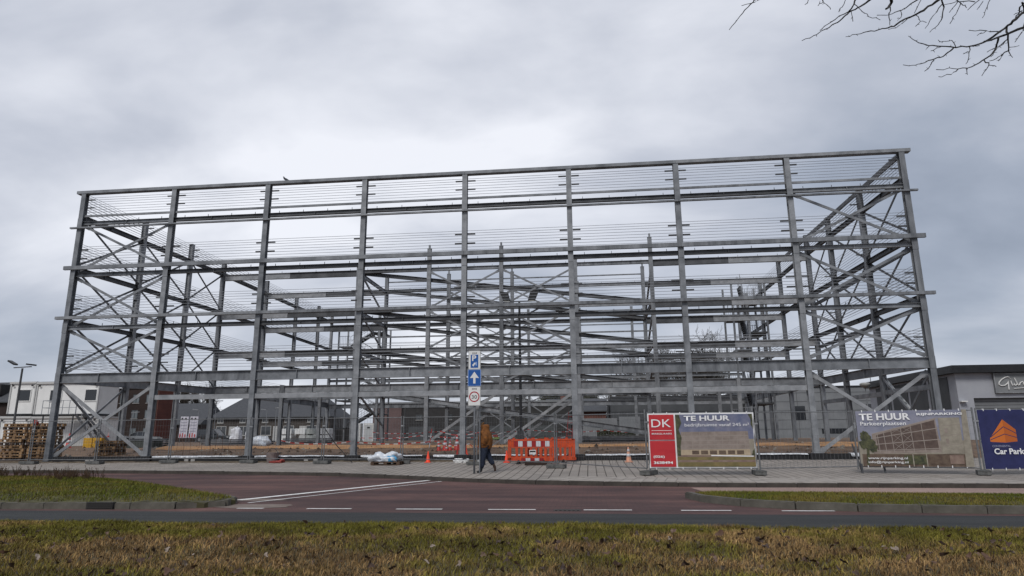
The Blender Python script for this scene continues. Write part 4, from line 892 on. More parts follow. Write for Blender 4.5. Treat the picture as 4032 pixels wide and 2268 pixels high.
# white packs
packm=mat('white_wrapped_pack',(.76,.77,.77),.5,0,(.58,.60,.60),3,.5,6,stretch=(1,1,5))
k=0
for lv in range(2):
    for i in range(4):
        if lv==0 and i==1: continue
        b=MB(); b.box(-.52,.52,-.5,.5,.08,.60); b.box(-.5,-.36,-.5,.5,0,.08); b.box(.36,.5,-.5,.5,0,.08)
        o=b.build('insulation_pack',packm if i!=2 else mat('grey_pack',(.30,.33,.32),.6,0,(.4,.42,.41),4),None,(-2.0+1.12*i+.2*(i>0),30,1.0+.61*lv)); me=o.data; bm=bmesh.new(); bm.from_mesh(me); bmesh.ops.bevel(bm,geom=bm.edges[:],offset=.04,segments=1,affect='EDGES'); bm.to_mesh(me); bm.free()
        o['label']=f'{"grey green" if i==2 else "white"} wrapped pack, {["leftmost","second","third","rightmost"][i]} in the {"lower" if lv==0 else "upper"} row behind the third column'; o['category']='wrapped pack'; o['group']='stacked wrapped packs behind the third column'; k+=1
lump('wrapped_pile',(4.5,11.8,G(4,12)),.75,.45,.42,31,clear,'grey plastic-wrapped pile right beside the third front column','wrapped pile',nz=.25)
lump('big_bag',(-5.4,27,1.0),.42,.42,.9,33,bigb,'white big bag standing right of the dark car','big bag','white big bags on the site',nz=.22,flat=.6); lump('big_bag',(-4.3,27.3,1.0),.40,.4,.7,34,bigb,'second white big bag, slumped, right of the taller one','big bag','white big bags on the site',nz=.25,flat=.5)
for i,(x,w_) in enumerate(((2.9,.95),(4.2,1.0))):
    t=thing('white_cabinet',['left of two white site cabinets behind the third bay','right of two white site cabinets, with a dark vent'][i],'cabinet',(x,34.6,1.0)); b=MB(); b.box(-w_/2,w_/2,-.4,.4,0,1.75); b.build('body',white,t); b=MB(); b.box(-w_/2+.12,w_/2-.12,-.42,-.401,.1,1.6); b.build('door',mat('cabinet_door',(.5,.52,.53),.5),t); b=MB(); b.box(-.12,.14,-.43,-.421,1.25,1.4); b.build('vent',soot,t)
# tub, fence rod
t=thing('rubble_tub','brown grey mortar tub on the paving right of the third front column','tub',(11.35,-.35,G(11,-.4)));b=MB(); b.lathe([(.22,0),(.27,.30),(.30,.42),(.27,.42),(.2,.05)],14); b.build('tub_body',mat('mortar_tub',(.16,.12,.11),.9,0,(.24,.20,.19),5),t,smooth=False); b=MB(); b.tube([(-.25,0,.42),(-.1,.02,.62),(.1,0,.6),(.25,0,.42)],.012,5); b.build('tub_handle',black,t)
lump('cable_coil',(11.75,-.6,G(11,-.6)),.3,.14,.09,77,mat('red_cable',(.3,.05,.04),.6),'tangled red cable on the paving beside the mortar tub','cable',nz=.5)
b=MB(); b.tube([(13.95,-1.0,1.75),(14.5,-.9,1.0),(15.25,-.8,.22)],.02,6); o=b.build('stay_rod',black); o['label']='black slanting rod leaning on the fence right of the tub'; o['category']='rod'
# red ladder and prop
t=thing('ladder','thin red ladder leaning against the fifth front column','ladder',(24.62,.9,.6))
lred=mat('dull_red_metal',(.20,.02,.02),.6)
for s in (-.12,.12): b=MB(); b.bar((s,0,0),(s+.20,-.1,1.75),.03,.04); b.build('ladder_rail',lred,t)
for k in range(6): b=MB(); f=(.15+.28*k)/1.75; b.bar((-.12+.20*f,-.1*f,.15+.28*k),(.12+.20*f,-.1*f,.15+.28*k),.025,.025); b.build('rung',lred,t)
b=MB(); b.tube([(40.05,4.9,4.0),(42.1,4.2,.45)],.10,10); o=b.build('prop_tube',mat('mottled_zinc',(.20,.21,.21),.55,.2,(.62,.62,.60),7,.1,20,lo=.4,hi=.6)); o['label']='mottled zinc tube propping the frame at the right end'; o['category']='prop'
# barrier tapes
def tape(pts,label):
    b=MB(); k=0
    for p,q in zip(pts,pts[1:]):
        p=Vector(p);q=Vector(q); n=max(1,int((q-p).length/.28))
        for i in range(n):
            a=i/n; c=(i+1)/n; s=lambda t:p.lerp(q,t)+Vector((0,0,-.16*4*t*(1-t)+.02*math.sin(k*1.7)))
            k+=1; b.bar(s(a),s(c),.004,.05,mi=k%2)
    o=b.build('barrier_tape',[ref_w,red]); o['label']=label; o['category']='barrier tape'
for p,l in (([(8.0,24,1.75),(14.6,22,1.85),(21,22,1.8)],'upper red and white tape far back behind the fourth column'),([(8.5,18,1.4),(13.5,18,1.45),(20,18,1.4)],'middle red and white tape behind the fourth column'),([(7.8,7.9,1.15),(12,7.9,1.1),(17.2,6.5,1.1),(19.6,4,.95),(20.4,3,.9)],'low red and white tape along the sand bank'),([(17.3,7.4,1.6),(19.4,8,1.55),(20.6,9,1.5)],'short red and white tape above the cone cluster'),([(20.5,26,1.9),(27,26,1.8),(31,26,1.8)],'red and white tape right of the fifth column far back'),([(21,14.5,1.3),(24,15,1.3)],'red and white tape just above the orange barriers')): tape(p,l)
t=thing('tape_post','slanting red and white post holding the tape above the cone cluster','post',(17.0,6.2,.75)); b=MB(); 
for k in range(4): b=MB(); b.bar((.03*k,0,.25*k),(.03*k+.03,0,.25*k+.249),.035,.035); b.build('band',red if k%2 else ref_w,t)
# rebar starters left
t=thing('starter_bars','thin rusty reinforcement bars bent above the foundation left of the third column','reinforcement',(7.4,.55,.45))
for k in range(9): b=MB(); x=-1.3+.33*k; b.tube([(x,0,0),(x+rnd.uniform(-.1,.2),rnd.uniform(-.1,.1),.5),(x+rnd.uniform(-.2,.5),.0,rnd.uniform(.8,1.15))],.008,4); b.build('bar',mat('rust',(.08,.04,.025),.9),t)
# ================================================================== LAMPS
def flood(t,x,z,s):
    b=MB(); b.prism([(x+s*a_,z+c_) for a_,c_ in ((-.10,-.30),(.30,-.28),(.52,.26),(.04,.20))],-.10,.06); b.build('floodlight',soot,t)
    b=MB(); b.prism([(x+s*a_,z+c_) for a_,c_ in ((-.06,-.36),(.26,-.33),(.27,-.29),(-.06,-.31))],-.12,.04); b.build('lens',mat('lens_grey',(.35,.35,.33),.3),t)
    b=MB(); b.bar((x,0,z-.3),(x,0,z-.2),.05,.05); b.build('bracket',soot,t); return
    b=MB(); c_=Vector((x,0,z)); a=R(38)*s
    q=Vector((math.cos(a),0,math.sin(a))); n=Vector((-math.sin(a),0,math.cos(a)))
    p=[c_+q*.34*s*0]; 
    b.bar(c_-q*.30,c_+q*.30,.42,.12,up=(0,0,1)); b.build('floodlight',soot,t)
    b=MB(); b.bar(c_-q*.24-n*.064,c_+q*.24-n*.064,.34,.006); b.build('lens',mat('lens_grey',(.25,.25,.24),.3),t)
    b=MB(); b.bar((x,0,z-.3),(x,0,z),.05,.05); b.build('bracket',soot,t)
MX,MY=21.97,6.0; mz=.72
t=thing('floodlight_mast','dark slender mast with two angled black floodlights, standing inside the steel frame','light mast',(MX,MY,mz))
b=MB(); b.tube([(0.03,0,0),(0,0,7.85)],[.085,.06],8); b.build('mast',mat('dark_mast',(.030,.031,.034),.6),t); b=MB(); b.bar((-.72,0,7.88),(.68,0,7.88),.07,.06); b.build('crossbar',soot,t)
flood(t,-.58,8.20,-1); flood(t,.58,8.20,1)
for k,(p,q) in enumerate((((0,0,1.15),(-1.5,-.3,.1)),((0,0,1.15),(.55,-.35,.15)),((0,.0,1.15),(.2,.9,.1)))): b=MB(); b.bar(p,q,.10 if k==0 else .04,.05); b.build('stay',steel_b,t)
b=MB(); b.box(-.16,.16,-.16,.16,0,.9); b.build('control_box',steel_d,t)
t=thing('floodlight_mast','grey lamp pole with two flat floodlights beside the white site cabins','light mast',(-12.3,11.0,.8))
b=MB(); b.tube([(0,0,0),(0,0,5.25)],[.075,.06],8); b.build('mast',steel_d,t); b=MB(); b.bar((-.65,0,5.3),(.65,0,5.35),.06,.06); b.build('crossbar',steel_d,t)
for s in (-1,1): b=MB(); b.bar((s*.45,-.1,5.5),(s*.95,-.1,5.5+.16*(-s)+.1),.34,.10); b.build('floodlight',soot,t)
def street_lamp(x,y,z0,h,label,arm=.9,globe=False,s=1):
    t=thing('street_lamp',label,'street lamp',(x,y,z0)); b=MB(); b.tube([(0,0,0),(0,0,h)],[.06,.035],6); b.build('pole',steel,t)
    if globe:
        b=MB(); b.lathe([(.05,0),(.34,.18),(.44,.36),(.30,.46)],14,(0,0,h-.05)); b.build('lamp_bowl',mat('lamp_bowl_grey',(.30,.30,.28),.5),t,smooth=True)
    else: b=MB(); b.bar((-arm*.15,0,h),(s*arm,0,h+.08),.14,.07); b.build('lamp_head',steel_b,t)
street_lamp(49.0,30,1,4.2,'round bowl street lamp before the light grey hall',globe=True)
for i,(x,y,h,s,l) in enumerate(((-19.8,48,4.9,1,'thin street lamp before the terrace, with a head to the right'),(-14.2,50,3.9,-1,'left of two small street lamps in the middle of the terrace'),(-13.0,50,4.1,1,'right of two small street lamps in the middle of the terrace'),(-22.0,48,3.9,-1,'thin street lamp at the left end of the terrace'),(8.6,40,4.6,1,'thin lamp pole in front of the black clad hall'),(53.5,40,5.9,-1,'thin lamp pole at the right half of the light grey hall'),(-23.5,38,3.2,1,'small street lamp in front of the brick flats'))): street_lamp(x,y,1,h,l,.8,False,s)
# site advert boards
ad=mat('advert_board',(.62,.62,.66),.6,0,(.40,.38,.46),5)
for i in range(2):
    t=thing('advert_board',['left white notice board with dark marks on top behind the second bay','right one of two white notice boards behind the second bay'][i],'notice board',(-19.2+i*1.12,40,1.0)); t.scale=(1.18,1,1.02); b=MB(); b.prism([(0.02,.5),(.82,.5),(.86,2.75),(.08,2.75)],-.03,.03); b.build('board',ad,t)
    b=MB(); b.box(.15,.3,-.045,-.035,2.4,2.62); b.box(.5,.66,-.045,-.035,2.4,2.62); b.build('dark_mark',soot,t)
    b=MB(); b.box(.1,.2,-.045,-.035,.55,.95); b.box(.35,.45,-.045,-.035,.55,1.0); b.box(.6,.7,-.045,-.035,.55,.9); b.build('red_mark',red,t)
    b=MB(); 
    for z in (1.15,1.45,1.8,2.1): b.box(.14,.74,-.044,-.035,z,z+.05)
    b.build('grey_print',mat('grey_print',(.22,.22,.28),.6),t)
    for x in (.1,.75): b=MB(); b.bar((x,.06,0),(x,.06,2.3),.06,.06); b.build('leg',steel_d,t)
# bird
t=MB(); 
o=thing('pigeon','dark pigeon perched on the top rail left of the third column','bird',(10.85,0,13.86)); 
link('body',skin([(0,0,.10),(-.08,0,.17),(-.12,0,.25),(-.16,0,.265),(.10,0,.07),(.24,0,.02)],[(0,1),(1,2),(2,3),(0,4),(4,5)],[.065,.05,.032,.010,.045,.018],0),o).data.materials.append(mat('pigeon_grey',(.05,.055,.065),.7)); b=MB(); b.bar((0,.02,.0),(0,.02,.07),.01,.01); b.bar((0,-.02,0),(0,-.02,.07),.01,.01); b.build('legs',mat('bird_leg',(.2,.06,.05),.7),o)
# ================================================================== CARS
tyre=mat('tyre',(.015,.015,.015),.85); rim_m=mat('alloy_rim',(.25,.25,.26),.35,.6); lamp_r=mat('tail_light',(.35,.01,.01),.3); lamp_w=mat('head_light',(.55,.55,.52),.2)
def car(loc,rz,label,paint,L_=4.4,H=1.48,W=1.76,kind='hatch'):
    t=thing('parked_car',label,'car' if kind!='van' else 'van',loc,rz)
    # stations along x: (x, half width bottom, belt height, roof height or None, cabin half width)
    if kind=='van': S=[(0,.62,.75),(.03,.80,.90),(.25,.98,.98),(.55,1,1.05),(.95,1,1.0),(1,.96,.95)]; roof=[(.20,1.0),(.36,H-.05),(.50,H),(.92,H),(.985,H-.10),(.995,1.0)]
    elif kind=='estate': S=[(0,.70,.62),(.03,.86,.70),(.12,.96,.82),(.28,1,.90),(.7,1,.95),(.95,.97,.95),(1,.86,.90)]; roof=[(.27,.90),(.42,H-.06),(.52,H),(.85,H-.05),(.93,H-.16),(.985,.98)]
    else: S=[(0,.70,.60),(.03,.86,.68),(.12,.96,.80),(.26,1,.88),(.7,1,.93),(.94,.97,.93),(1,.84,.88)]; roof=[(.25,.88),(.40,H-.08),(.52,H),(.72,H-.03),(.88,H-.20),(.985,.95)]
    b=MB(); ring=[]
    sec=lambda hw,top:[(-hw*.90,.22),(-hw,.34),(-hw*1.0,.60*top+.1),(-hw*.965,top-.02),(-hw*.88,top),(hw*.88,top),(hw*.965,top-.02),(hw*1.0,.60*top+.1),(hw,.34),(hw*.90,.22)]
    o=0
    for (x,f,top) in S: b.v+= [(x*L_-L_/2,y,z) for y,z in sec(W/2*f,top)]
    n=10
    for i in range(len(S)-1):
        for k in range(n): k2=(k+1)%n; b.f.append((i*n+k,i*n+k2,(i+1)*n+k2,(i+1)*n+k)); b.m.append(0)
    b.f+= [tuple(range(n)),tuple((len(S)-1)*n+k for k in range(n))]; b.m+=[0,0]
    b.build('body',paint,t,smooth=False)
    g=MB(); q=len(roof); 
    for x,z in roof: 
        beltw=W/2*.90; zb=max(.78,min(z,.92)); k=(z-.9)/(H-.9) if H>.9 else 0; hw=W/2*(.90-.16*max(0,k)); g.v+=[(x*L_-L_/2,-hw,z),(x*L_-L_/2,hw,z),(x*L_-L_/2,-beltw,.88),(x*L_-L_/2,beltw,.88)]
    for i in range(q-1):
        a=i*4;c=(i+1)*4; slope=abs(roof[i+1][1]-roof[i][1])/(roof[i+1][0]-roof[i][0])/L_
        g.f.append((a,c,c+1,a+1)); g.m.append(1 if slope>.28 else 0); g.f.append((a,a+2,c+2,c)); g.m.append(1); g.f.append((a+1,c+1,c+3,a+3)); g.m.append(1)
    g.build('cabin',[paint,glass_d],t)
    pb=MB()
    for x,z in ((roof[1][0]+.10,roof[2][1]),(roof[3][0]-.02,roof[3][1]-.03)):
        for s in (-1,1): pb.bar((x*L_-L_/2,s*W/2*.915,.88),(x*L_-L_/2+.02,s*(W/2*.75+.006),z-.03),.05,.02,up=(0,1,0))
    for s in (-1,1):
        for (xa,za),(xb,zb) in zip(roof[:-1],roof[1:]):
            f=lambda z:W/2*(.90-.16*max(0,(z-.9)/(H-.9)))+.004; pb.bar((xa*L_-L_/2,s*f(za),za),(xb*L_-L_/2,s*f(zb),zb),.05,.05)
    pb.build('pillar',paint,t)
    for x in (-L_*.31,L_*.30):
        for s in (-1,1):
            w_=MB(); w_.lathe([(.16,-.10),(.31,-.10),(.33,-.07),(.33,.07),(.31,.10),(.16,.10)],18); w_.v=[(a,c,bz) for a,bz,c in w_.v]; wo=w_.build('wheel',tyre,t,(x,s*(W/2-.09),.33)); r_=MB(); r_.lathe([(.02,.0),(.20,.0),(.21,.03)],12); r_.v=[(a,s*(c+.085),bz) for a,bz,c in r_.v]; r_.build('rim',rim_m,wo)
    for s in (-1,1):
        h_=MB(); h_.box(-L_/2-.005,-L_/2+.10,s*W/2*.62-.14,s*W/2*.62+.14,.55,.68); h_.build('headlight',lamp_w,t); h_=MB(); h_.box(L_/2-.10,L_/2+.006,s*W/2*.72-.09,s*W/2*.72+.09,.62,.90); h_.build('tail_light',lamp_r,t)
    m_=MB()
    for s in (-1,1): m_.box(roof[0][0]*L_-L_/2+.35,roof[0][0]*L_-L_/2+.5,s*(W/2*.9+.1)-.08,s*(W/2*.9+.1)+.08,.92,1.04)
    m_.build('mirror',paint,t)
paint=lambda n,c:mat(n,c,.22,.2,spec=.6)
car((-31.8,30,1.0),R(0),'dark blue car at the far left edge, right end and tail light in view',paint('car_dark_blue',(.012,.022,.06)),4.4,1.5)
car((-40.2,52,1.0),R(0),'black low van behind the crossed braces, before the white cabins',paint('car_black',(.010,.011,.014)),4.4,1.72,1.9,'van')
car((-31.2,45,1.0),R(180),'dark grey estate car behind the crossed braces of the first bay',paint('car_grey',(.05,.053,.058)),4.6,1.5,1.8,'estate')
car((-37.0,60,1.0),R(180),'silver grey hatchback behind the estate car near the second column',paint('car_silver',(.22,.23,.24)),4.2,1.5)
car((-22.1,52,1.0),R(180),'dark suv with a pale roof line behind the third bay, left of the white bags',paint('car_charcoal',(.022,.026,.028)),4.5,1.66,1.86,'estate')
# ================================================================== SITE CABINS
cabw=mat('cabin_white',(.80,.80,.78),.55,0,(.72,.72,.705),1.2); trim=mat('cabin_trim',(.50,.50,.49),.5)
def cabin(x,y,z,W,D,label,wins=(),door=None):
    t=thing('site_cabin',label,'site cabin',(x,y,z),0,'stacked white site cabins'); H=2.45
    b=MB(); b.box(.05,W-.05,.05,D-.05,.12,H-.14); b.build('wall',cabw,t)
    b=MB(); b.box(-.04,W+.04,-.06,D+.04,H-.14,H); b.build('roof',trim,t); b=MB(); b.box(0,W,0,D,0,.12); b.build('base_frame',soot,t)
    for a in (0,W-.10): b=MB(); b.box(a,a+.10,-.01,.09,.12,H-.14); b.build('corner_post',trim,t)
    for xx in wins:
        f=MB(); 
        for a in ((xx,xx+.06,1.0,1.9),(xx+.94,xx+1.0,1.0,1.9),(xx+.06,xx+.94,1.0,1.06),(xx+.06,xx+.94,1.84,1.9)): f.box(a[0],a[1],-.0,.05,a[2],a[3])
        fo=f.build('window',white,t); p=MB(); p.box(xx+.06,xx+.94,.02,.03,1.06,1.84); p.build('pane',glass_d,fo)
    if door: p=MB(); p.box(door,door+.9,.02,.045,.14,2.15); p.build('door',trim,t)
    n=MB()
    for a in (.2,W-.35): n.box(a,a+.16,-.08,-.06,H-.34,H-.22)
    n.build('lifting_eye',soot,t)
cabin(-16.95,15.2,3.10,2.1,5,'upper white site cabin at the left end, showing its narrow dark-windowed side',(.75,))
cabin(-14.8,15.2,3.05,5.0,2.2,'upper long white site cabin with two windows, right of the narrow one',(1.1,3.9))
cabin(-20.6,15.0,.62,3.2,5,'lower white site cabin at the left edge of the frame'); cabin(-17.3,15.1,.58,2.5,5,'lower narrow white site cabin behind the lamp pole',()); cabin(-14.75,15.1,.55,5.3,2.5,'lower long white site cabin behind the black van',(),3.4)
t=thing('site_stair','light steel outside stair and railed landing in front of the upper white cabin','stair',(-12.9,14.7,.9))
b=MB(); b.box(0,2.6,-.9,0,2.15,2.2); b.build('landing',steel_d,t)
b=MB()
for z in (2.65,3.15): b.bar((0,-.88,z),(2.6,-.88,z),.035,.035); b.bar((0,-.88,z),(0,0,z),.035,.035)
for k in range(6): b.bar((.52*k,-.88,2.2),(.52*k,-.88,3.15),.03,.03)
b.build('railing',wire_m,t)
b=MB(); b.bar((2.6,-.8,2.15),(4.6,-.8,0),.05,.16); b.bar((2.6,-.1,2.15),(4.6,-.1,0),.05,.16); b.build('stringer',steel_d,t)
b=MB()
for k in range(9): b.box(2.7+.21*k,2.95+.21*k,-.8,-.1,1.95-.225*k,1.98-.225*k)
b.build('tread',steel_d,t)
b=MB(); b.bar((2.6,-.85,3.15),(4.6,-.85,1.0),.035,.035)
for k in range(5): b.bar((2.6+.5*k,-.85,2.15-.54*k),(2.6+.5*k,-.85,3.15-.54*k),.03,.03)
b.build('handrail',wire_m,t)
b=MB(); 
for x in (.1,2.4): b.bar((x,-.8,0),(x,-.8,2.15),.07,.07)
b.build('post',steel_d,t)
# ================================================================== BUILDINGS
dbrick=brickmat('dark_brick_xz',(.040,.024,.020),(.03,.019,.017),(.035,.03,.027),1.0,.21,.062,.008,axis='xz'); rbrick=brickmat('red_brick_xz',(.20,.075,.055),(.15,.055,.042),(.12,.09,.08),1.0,.21,.062,.008,axis='xz'); gbrick=brickmat('grey_brown_brick_xz',(.085,.072,.064),(.055,.047,.043),(.07,.066,.062),1.0,.21,.062,.008,axis='xz'); rooft=mat('dark_roof_tiles',(.045,.048,.055),.8,0,(.075,.078,.085),3,.5,12,stretch=(1,1,6)); blackclad=mat('black_cladding',(.022,.021,.022),.7,0,(.035,.034,.034),2); greyclad=mat('dark_grey_cladding',(.05,.053,.057),.6,0,(.072,.076,.08),.6); frame_w=mat('white_window_frame',(.42,.42,.41),.5); pane_g=mat('grey_pane',(.05,.056,.062),.15,spec=.8); mid_grey=mat('middle_grey_render',(.165,.172,.18),.8,0,(.21,.218,.225),.7)
def window(par,x,z,w_,h,y=-.0,fm=None,pm_=None,name='window'):
    f=MB(); fm=fm or frame_w; e_=.07
    for a in ((x,x+e_,z,z+h),(x+w_-e_,x+w_,z,z+h),(x+e_,x+w_-e_,z,z+e_),(x+e_,x+w_-e_,z+h-e_,z+h),(x+w_/2-.03,x+w_/2+.03,z+e_,z+h-e_)): f.box(a[0],a[1],y-.05,y+.03,a[2],a[3])
    fo=f.build(name,fm,par); p=MB(); p.box(x+e_,x+w_-e_,y-.015,y+.0-.002,z+e_,z+h-e_); p.build('pane',pm_ or pane_g,fo); s_=MB(); s_.box(x-.05,x+w_+.05,y-.10,y-.0,z-.08,z-.001); s_.build('sill',concrete,fo)
# terrace of houses
def gable(name,x,y,z0,W,D,eave,ridge,label,wall,roofm,wins=(),hip=0,chim=(),cat='building',doors=(),dormers=()):
    t=thing(name,label,cat,(x,y,z0)); b=MB(); b.box(0,W,0,D,0,eave); b.build('wall',wall,t)
    b=MB(); o_=.35; h_=hip
    A=[(-o_*.5,-o_,eave-.05),(W+o_*.5,-o_,eave-.05),(W+o_*.5,D+o_,eave-.05),(-o_*.5,D+o_,eave-.05)]; rz0=(h_ if h_ else -o_*.5, D/2, ridge); rz1=(W-(h_ if h_ else -o_*.5), D/2, ridge)
    b.add(A+[rz0,rz1],[(0,1,5,4),(2,3,4,5),(1,2,5),(3,0,4),(3,2,1,0)]); ro=b.build('roof',roofm,t)
    for cx_ in chim: c=MB(); c.box(cx_,cx_+.7,D/2-.3,D/2+.3,ridge-.7,ridge+.8); c.build('chimney',wall,ro)
    b=MB(); b.box(-.2,W+.2,-o_-.12,-o_,eave-.16,eave-.03); b.build('gutter',greyclad,t)
    for (wx,wz,ww,wh) in wins: window(t,wx,wz,ww,wh)
    for (wx,ww,wh) in doors:
        d=MB(); d.box(wx,wx+ww,-.04,.0,0,wh); d.build('door',frame_w,t)
    for dx_ in dormers:
        d=MB(); d.prism([(dx_,eave+.9),(dx_+1.7,eave+.9),(dx_+1.7,eave+2.4),(dx_,eave+2.4)],.6,D/2-.2); do=d.build('dormer',blackclad,t)
    return t
wn=[]
for i in range(6): wn+=[(1.0+3.3*i,.9,1.5,1.3),(1.1+3.3*i,2.4+.25,.9,.9)]
gable('terrace_house',-27.5,60,.95,17.5,9,3.45,6.5,'long terrace with dark tiled hipped roof and grey brown brick behind the third bay',gbrick,rooft,[(a,b_,c,d) for a,b_,c,d in wn if a<16],2.6,(6,),doors=((2.9,.95,2.15),(9.4,.95,2.15),(13.2,.95,2.15)))
gable('house',-50.5,84,.95,7,8,3.2,6.0,'small house with dark roof and two skylights between the flats and the terrace',dbrick,rooft,[(1,.9,1.2,1.2),(4.6,.9,1.2,1.2)])
gable('house',-62.5,100,.95,9,9,5.2,8.0,'farther dark roofed house showing above the small one',dbrick,rooft,[(1,.9,1.2,1.2)])
gable('long_house_row',-88,52,.9,44,9,5.6,8.6,'long brick row with dark slate roof and black dormers at the left edge',dbrick,rooft,[(3+4*i,1,1.6,1.4) for i in range(9)],0,(),dormers=(32.5,38.2))
# brick flats
lite=mat('pale_pane',(.16,.18,.19),.15,spec=.8)
t=thing('apartment_block','dark brick block of flats with a red brick right end behind the second column','building',(-44.4,60,.95)); b=MB(); b.box(0,8.6,0,3.6,0,7.6); b.build('wall',dbrick,t); b=MB(); b.box(8.61,8.75,-.05,3.65,0,7.5); b.build('end_wall',brickmat('red_brick_yz',(.13,.040,.028),(.10,.032,.024),(.08,.055,.05),1.0,.21,.062,.008,axis='yz'),t); b=MB(); b.box(-.1,8.8,-.1,3.7,7.6,7.75); b.build('roof_edge',soot,t)
for i in range(4):
    for z in (.9,3.4,5.6): window(t,.7+2.05*i,z,1.0,1.2,fm=greyclad,pm_=lite)
# black clad hall in the middle
t=thing('clad_hall','long black clad hall with flat roof behind the middle bays','building',(-3.8,60,.95)); b=MB(); b.box(4.0,27,0,12,0,4.75); b.build('wall',blackclad,t); b=MB(); b.box(0,3.99,-.2,12,0,4.6); b.build('brick_wall',brickmat('rose_brick_xz',(.17,.11,.105),(.13,.085,.085),(.12,.10,.1),1,.21,.062,.008,axis='xz'),t); b=MB(); b.box(-.1,27.1,-.35,12.1,4.76,5.2); b.build('roof_edge',mid_grey,t)
for k in range(8): b=MB(); b.box(4.4+2.8*k,4.5+2.8*k,-.06,-.0,0,4.7); b.build('pilaster',greyclad,t)
for k in range(5): window(t,6+4.1*k,2.8,.9,.7,fm=greyclad)
for k in range(4): b=MB(); b.box(5+5.4*k,8.6+5.4*k,-.05,-.0,.0,1.9); b.build('panel',greyclad,t)
# brick house between
gable('brick_shop',19.5,66,.95,8.5,8,4.0,5.9,'low reddish brick house behind the orange barriers',rbrick,rooft,[(1,1,1.5,1.4),(4.5,1,1.5,1.4)],0,(2,))
b=MB(); b.box(0,4.6,0,.12,0,2.6); o=b.build('grey_panel_wall',mid_grey,None,(24.5,56,1.0)); o['label']='light grey panel wall with a scalloped top behind the fifth column'; o['category']='wall'
# large dark grey hall
t=thing('industrial_hall','large dark grey industrial hall with flat roof behind the right half of the frame','building',(28.6,62,.95)); b=MB(); b.box(0,17.0,0,20,0,5.3); b.build('wall',greyclad,t); b=MB(); b.box(-.1,17.1,-.1,20,5.3,5.7); b.build('roof_edge',soot,t)
for z in (1.4,2.5,3.6,4.6): b=MB(); b.box(0,17,-.03,0,z,z+.04); b.build('panel_joint',soot,t)
for k in range(4): b=MB(); b.box(1+4*k,3.8+4*k,-.04,-.0,.0,3.0); b.build('loading_door',blackclad if k%2 else mid_grey,t)
# light grey hall right
t=thing('industrial_hall','light grey panel-clad industrial hall behind the right end bay','building',(46.4,60,.95)); b=MB(); b.box(0,34,0,22,0,6.35); b.build('wall',mid_grey,t); b=MB(); b.box(-.1,34.1,-.1,22,6.36,6.55); b.build('roof_edge',soot,t)
for z in (1.15,2.3,3.45,4.6,5.7): b=MB(); b.box(0,34,-.025,-.0,z,z+.035); b.build('panel_joint',greyclad,t)
for x in (5.8,11.6,17.4,23.2,29): b=MB(); b.box(x,x+.04,-.022,-.0,0,6.35); b.build('panel_joint',greyclad,t)
for x,z,w_,h in ((5.4,2.3,1.3,1.75),(14.2,3.25,2.0,.95),(17.3,3.25,1.1,.95),(24,3.25,1.6,.95),(8.5,.6,3.0,.6)): 
    p=MB(); p.box(x,x+w_,-.06,-.03,z,z+h); p.build('window',glass_d,t)
# light grey shop on the right
gx,gy_=50.1,18.0
t=thing('shop_hall','light grey shop hall with black roof edge and lettered sign at the right edge','building',(gx,gy_,.9)); b=MB(); b.box(0,.95,0,14,0,4.35); b.box(.95,20,.35,14,0,4.35); b.box(.95,20,0,.349,2.70,4.35); b.box(8.3,20,0,.349,0,2.70); b.build('wall',lightgrey,t)
b=MB(); b.box(-.35,20.3,-.45,14.3,4.36,4.86); ro=b.build('roof_edge',soot,t)
b=MB(); b.box(.96,8.29,.30,.345,0,2.69); d=b.build('roller_door',greyclad,t)
for k in range(12): q=MB(); q.box(.98,8.27,.275,.299,.05+.22*k,.05+.22*k+.19); q.build('slat',mid_grey,d)
for k in range(4): q=MB(); q.box(-.045,-.002,1+3*k,3.6+3*k,.05,4.2); q.build('side_panel',greyclad,t)
q=MB(); q.box(.02,.42,-.30,-.02,2.45,2.52); q.build('wall_lamp',white,t)
sg=MB(); sg.box(2.3,7.6,-.16,-.01,3.0,4.30); so_=sg.build('sign_board',[mid_grey],t)
q=MB()
for a in ((2.3,7.6,4.24,4.30),(2.3,7.6,3.0,3.05)): q.box(a[0],a[1],-.19,-.161,a[2],a[3])
q.box(2.3,2.36,-.19,-.161,3.05,4.24); q.build('sign_rim',steel_b,so_)
q=MB(); z0=3.0; x0=2.45
def stroke(pts,r_=.035): q.tube([(x0+x,-.20,z0+z) for x,z in pts],r_,5)
G_=[(.80,1.02),(.72,1.06),(.55,1.03),(.30,.88),(.12,.70),(.10,.56),(.22,.48),(.45,.50),(.62,.62),(.70,.76),(.68,.60),(.67,.40),(.66,.22)]
stroke(G_); stroke([(.86,.80),(.88,.62),(.93,.48)]); stroke([(.84,.92),(.85,.93)],.04); stroke([(1.10,.98),(1.16,.80),(1.24,.56),(1.30,.48)]); stroke([(1.06,.60),(1.02,.52),(1.10,.48),(1.22,.58)]); stroke([(1.35,.50),(1.42,.66),(1.50,.70),(1.60,.72)]); stroke([(1.64,.50),(1.60,.60),(1.68,.70),(1.78,.66),(1.80,.54),(1.72,.47),(1.64,.50)]); stroke([(.98,.28),(1.7,.32),(2.4,.34)],.025)
q.build('lettering',white,so_)
q=MB(); q.box(9.4,10.9,-.2,.0,0,3.1); q.build('brown_door',mat('brown_timber',(.06,.025,.015),.8),t)
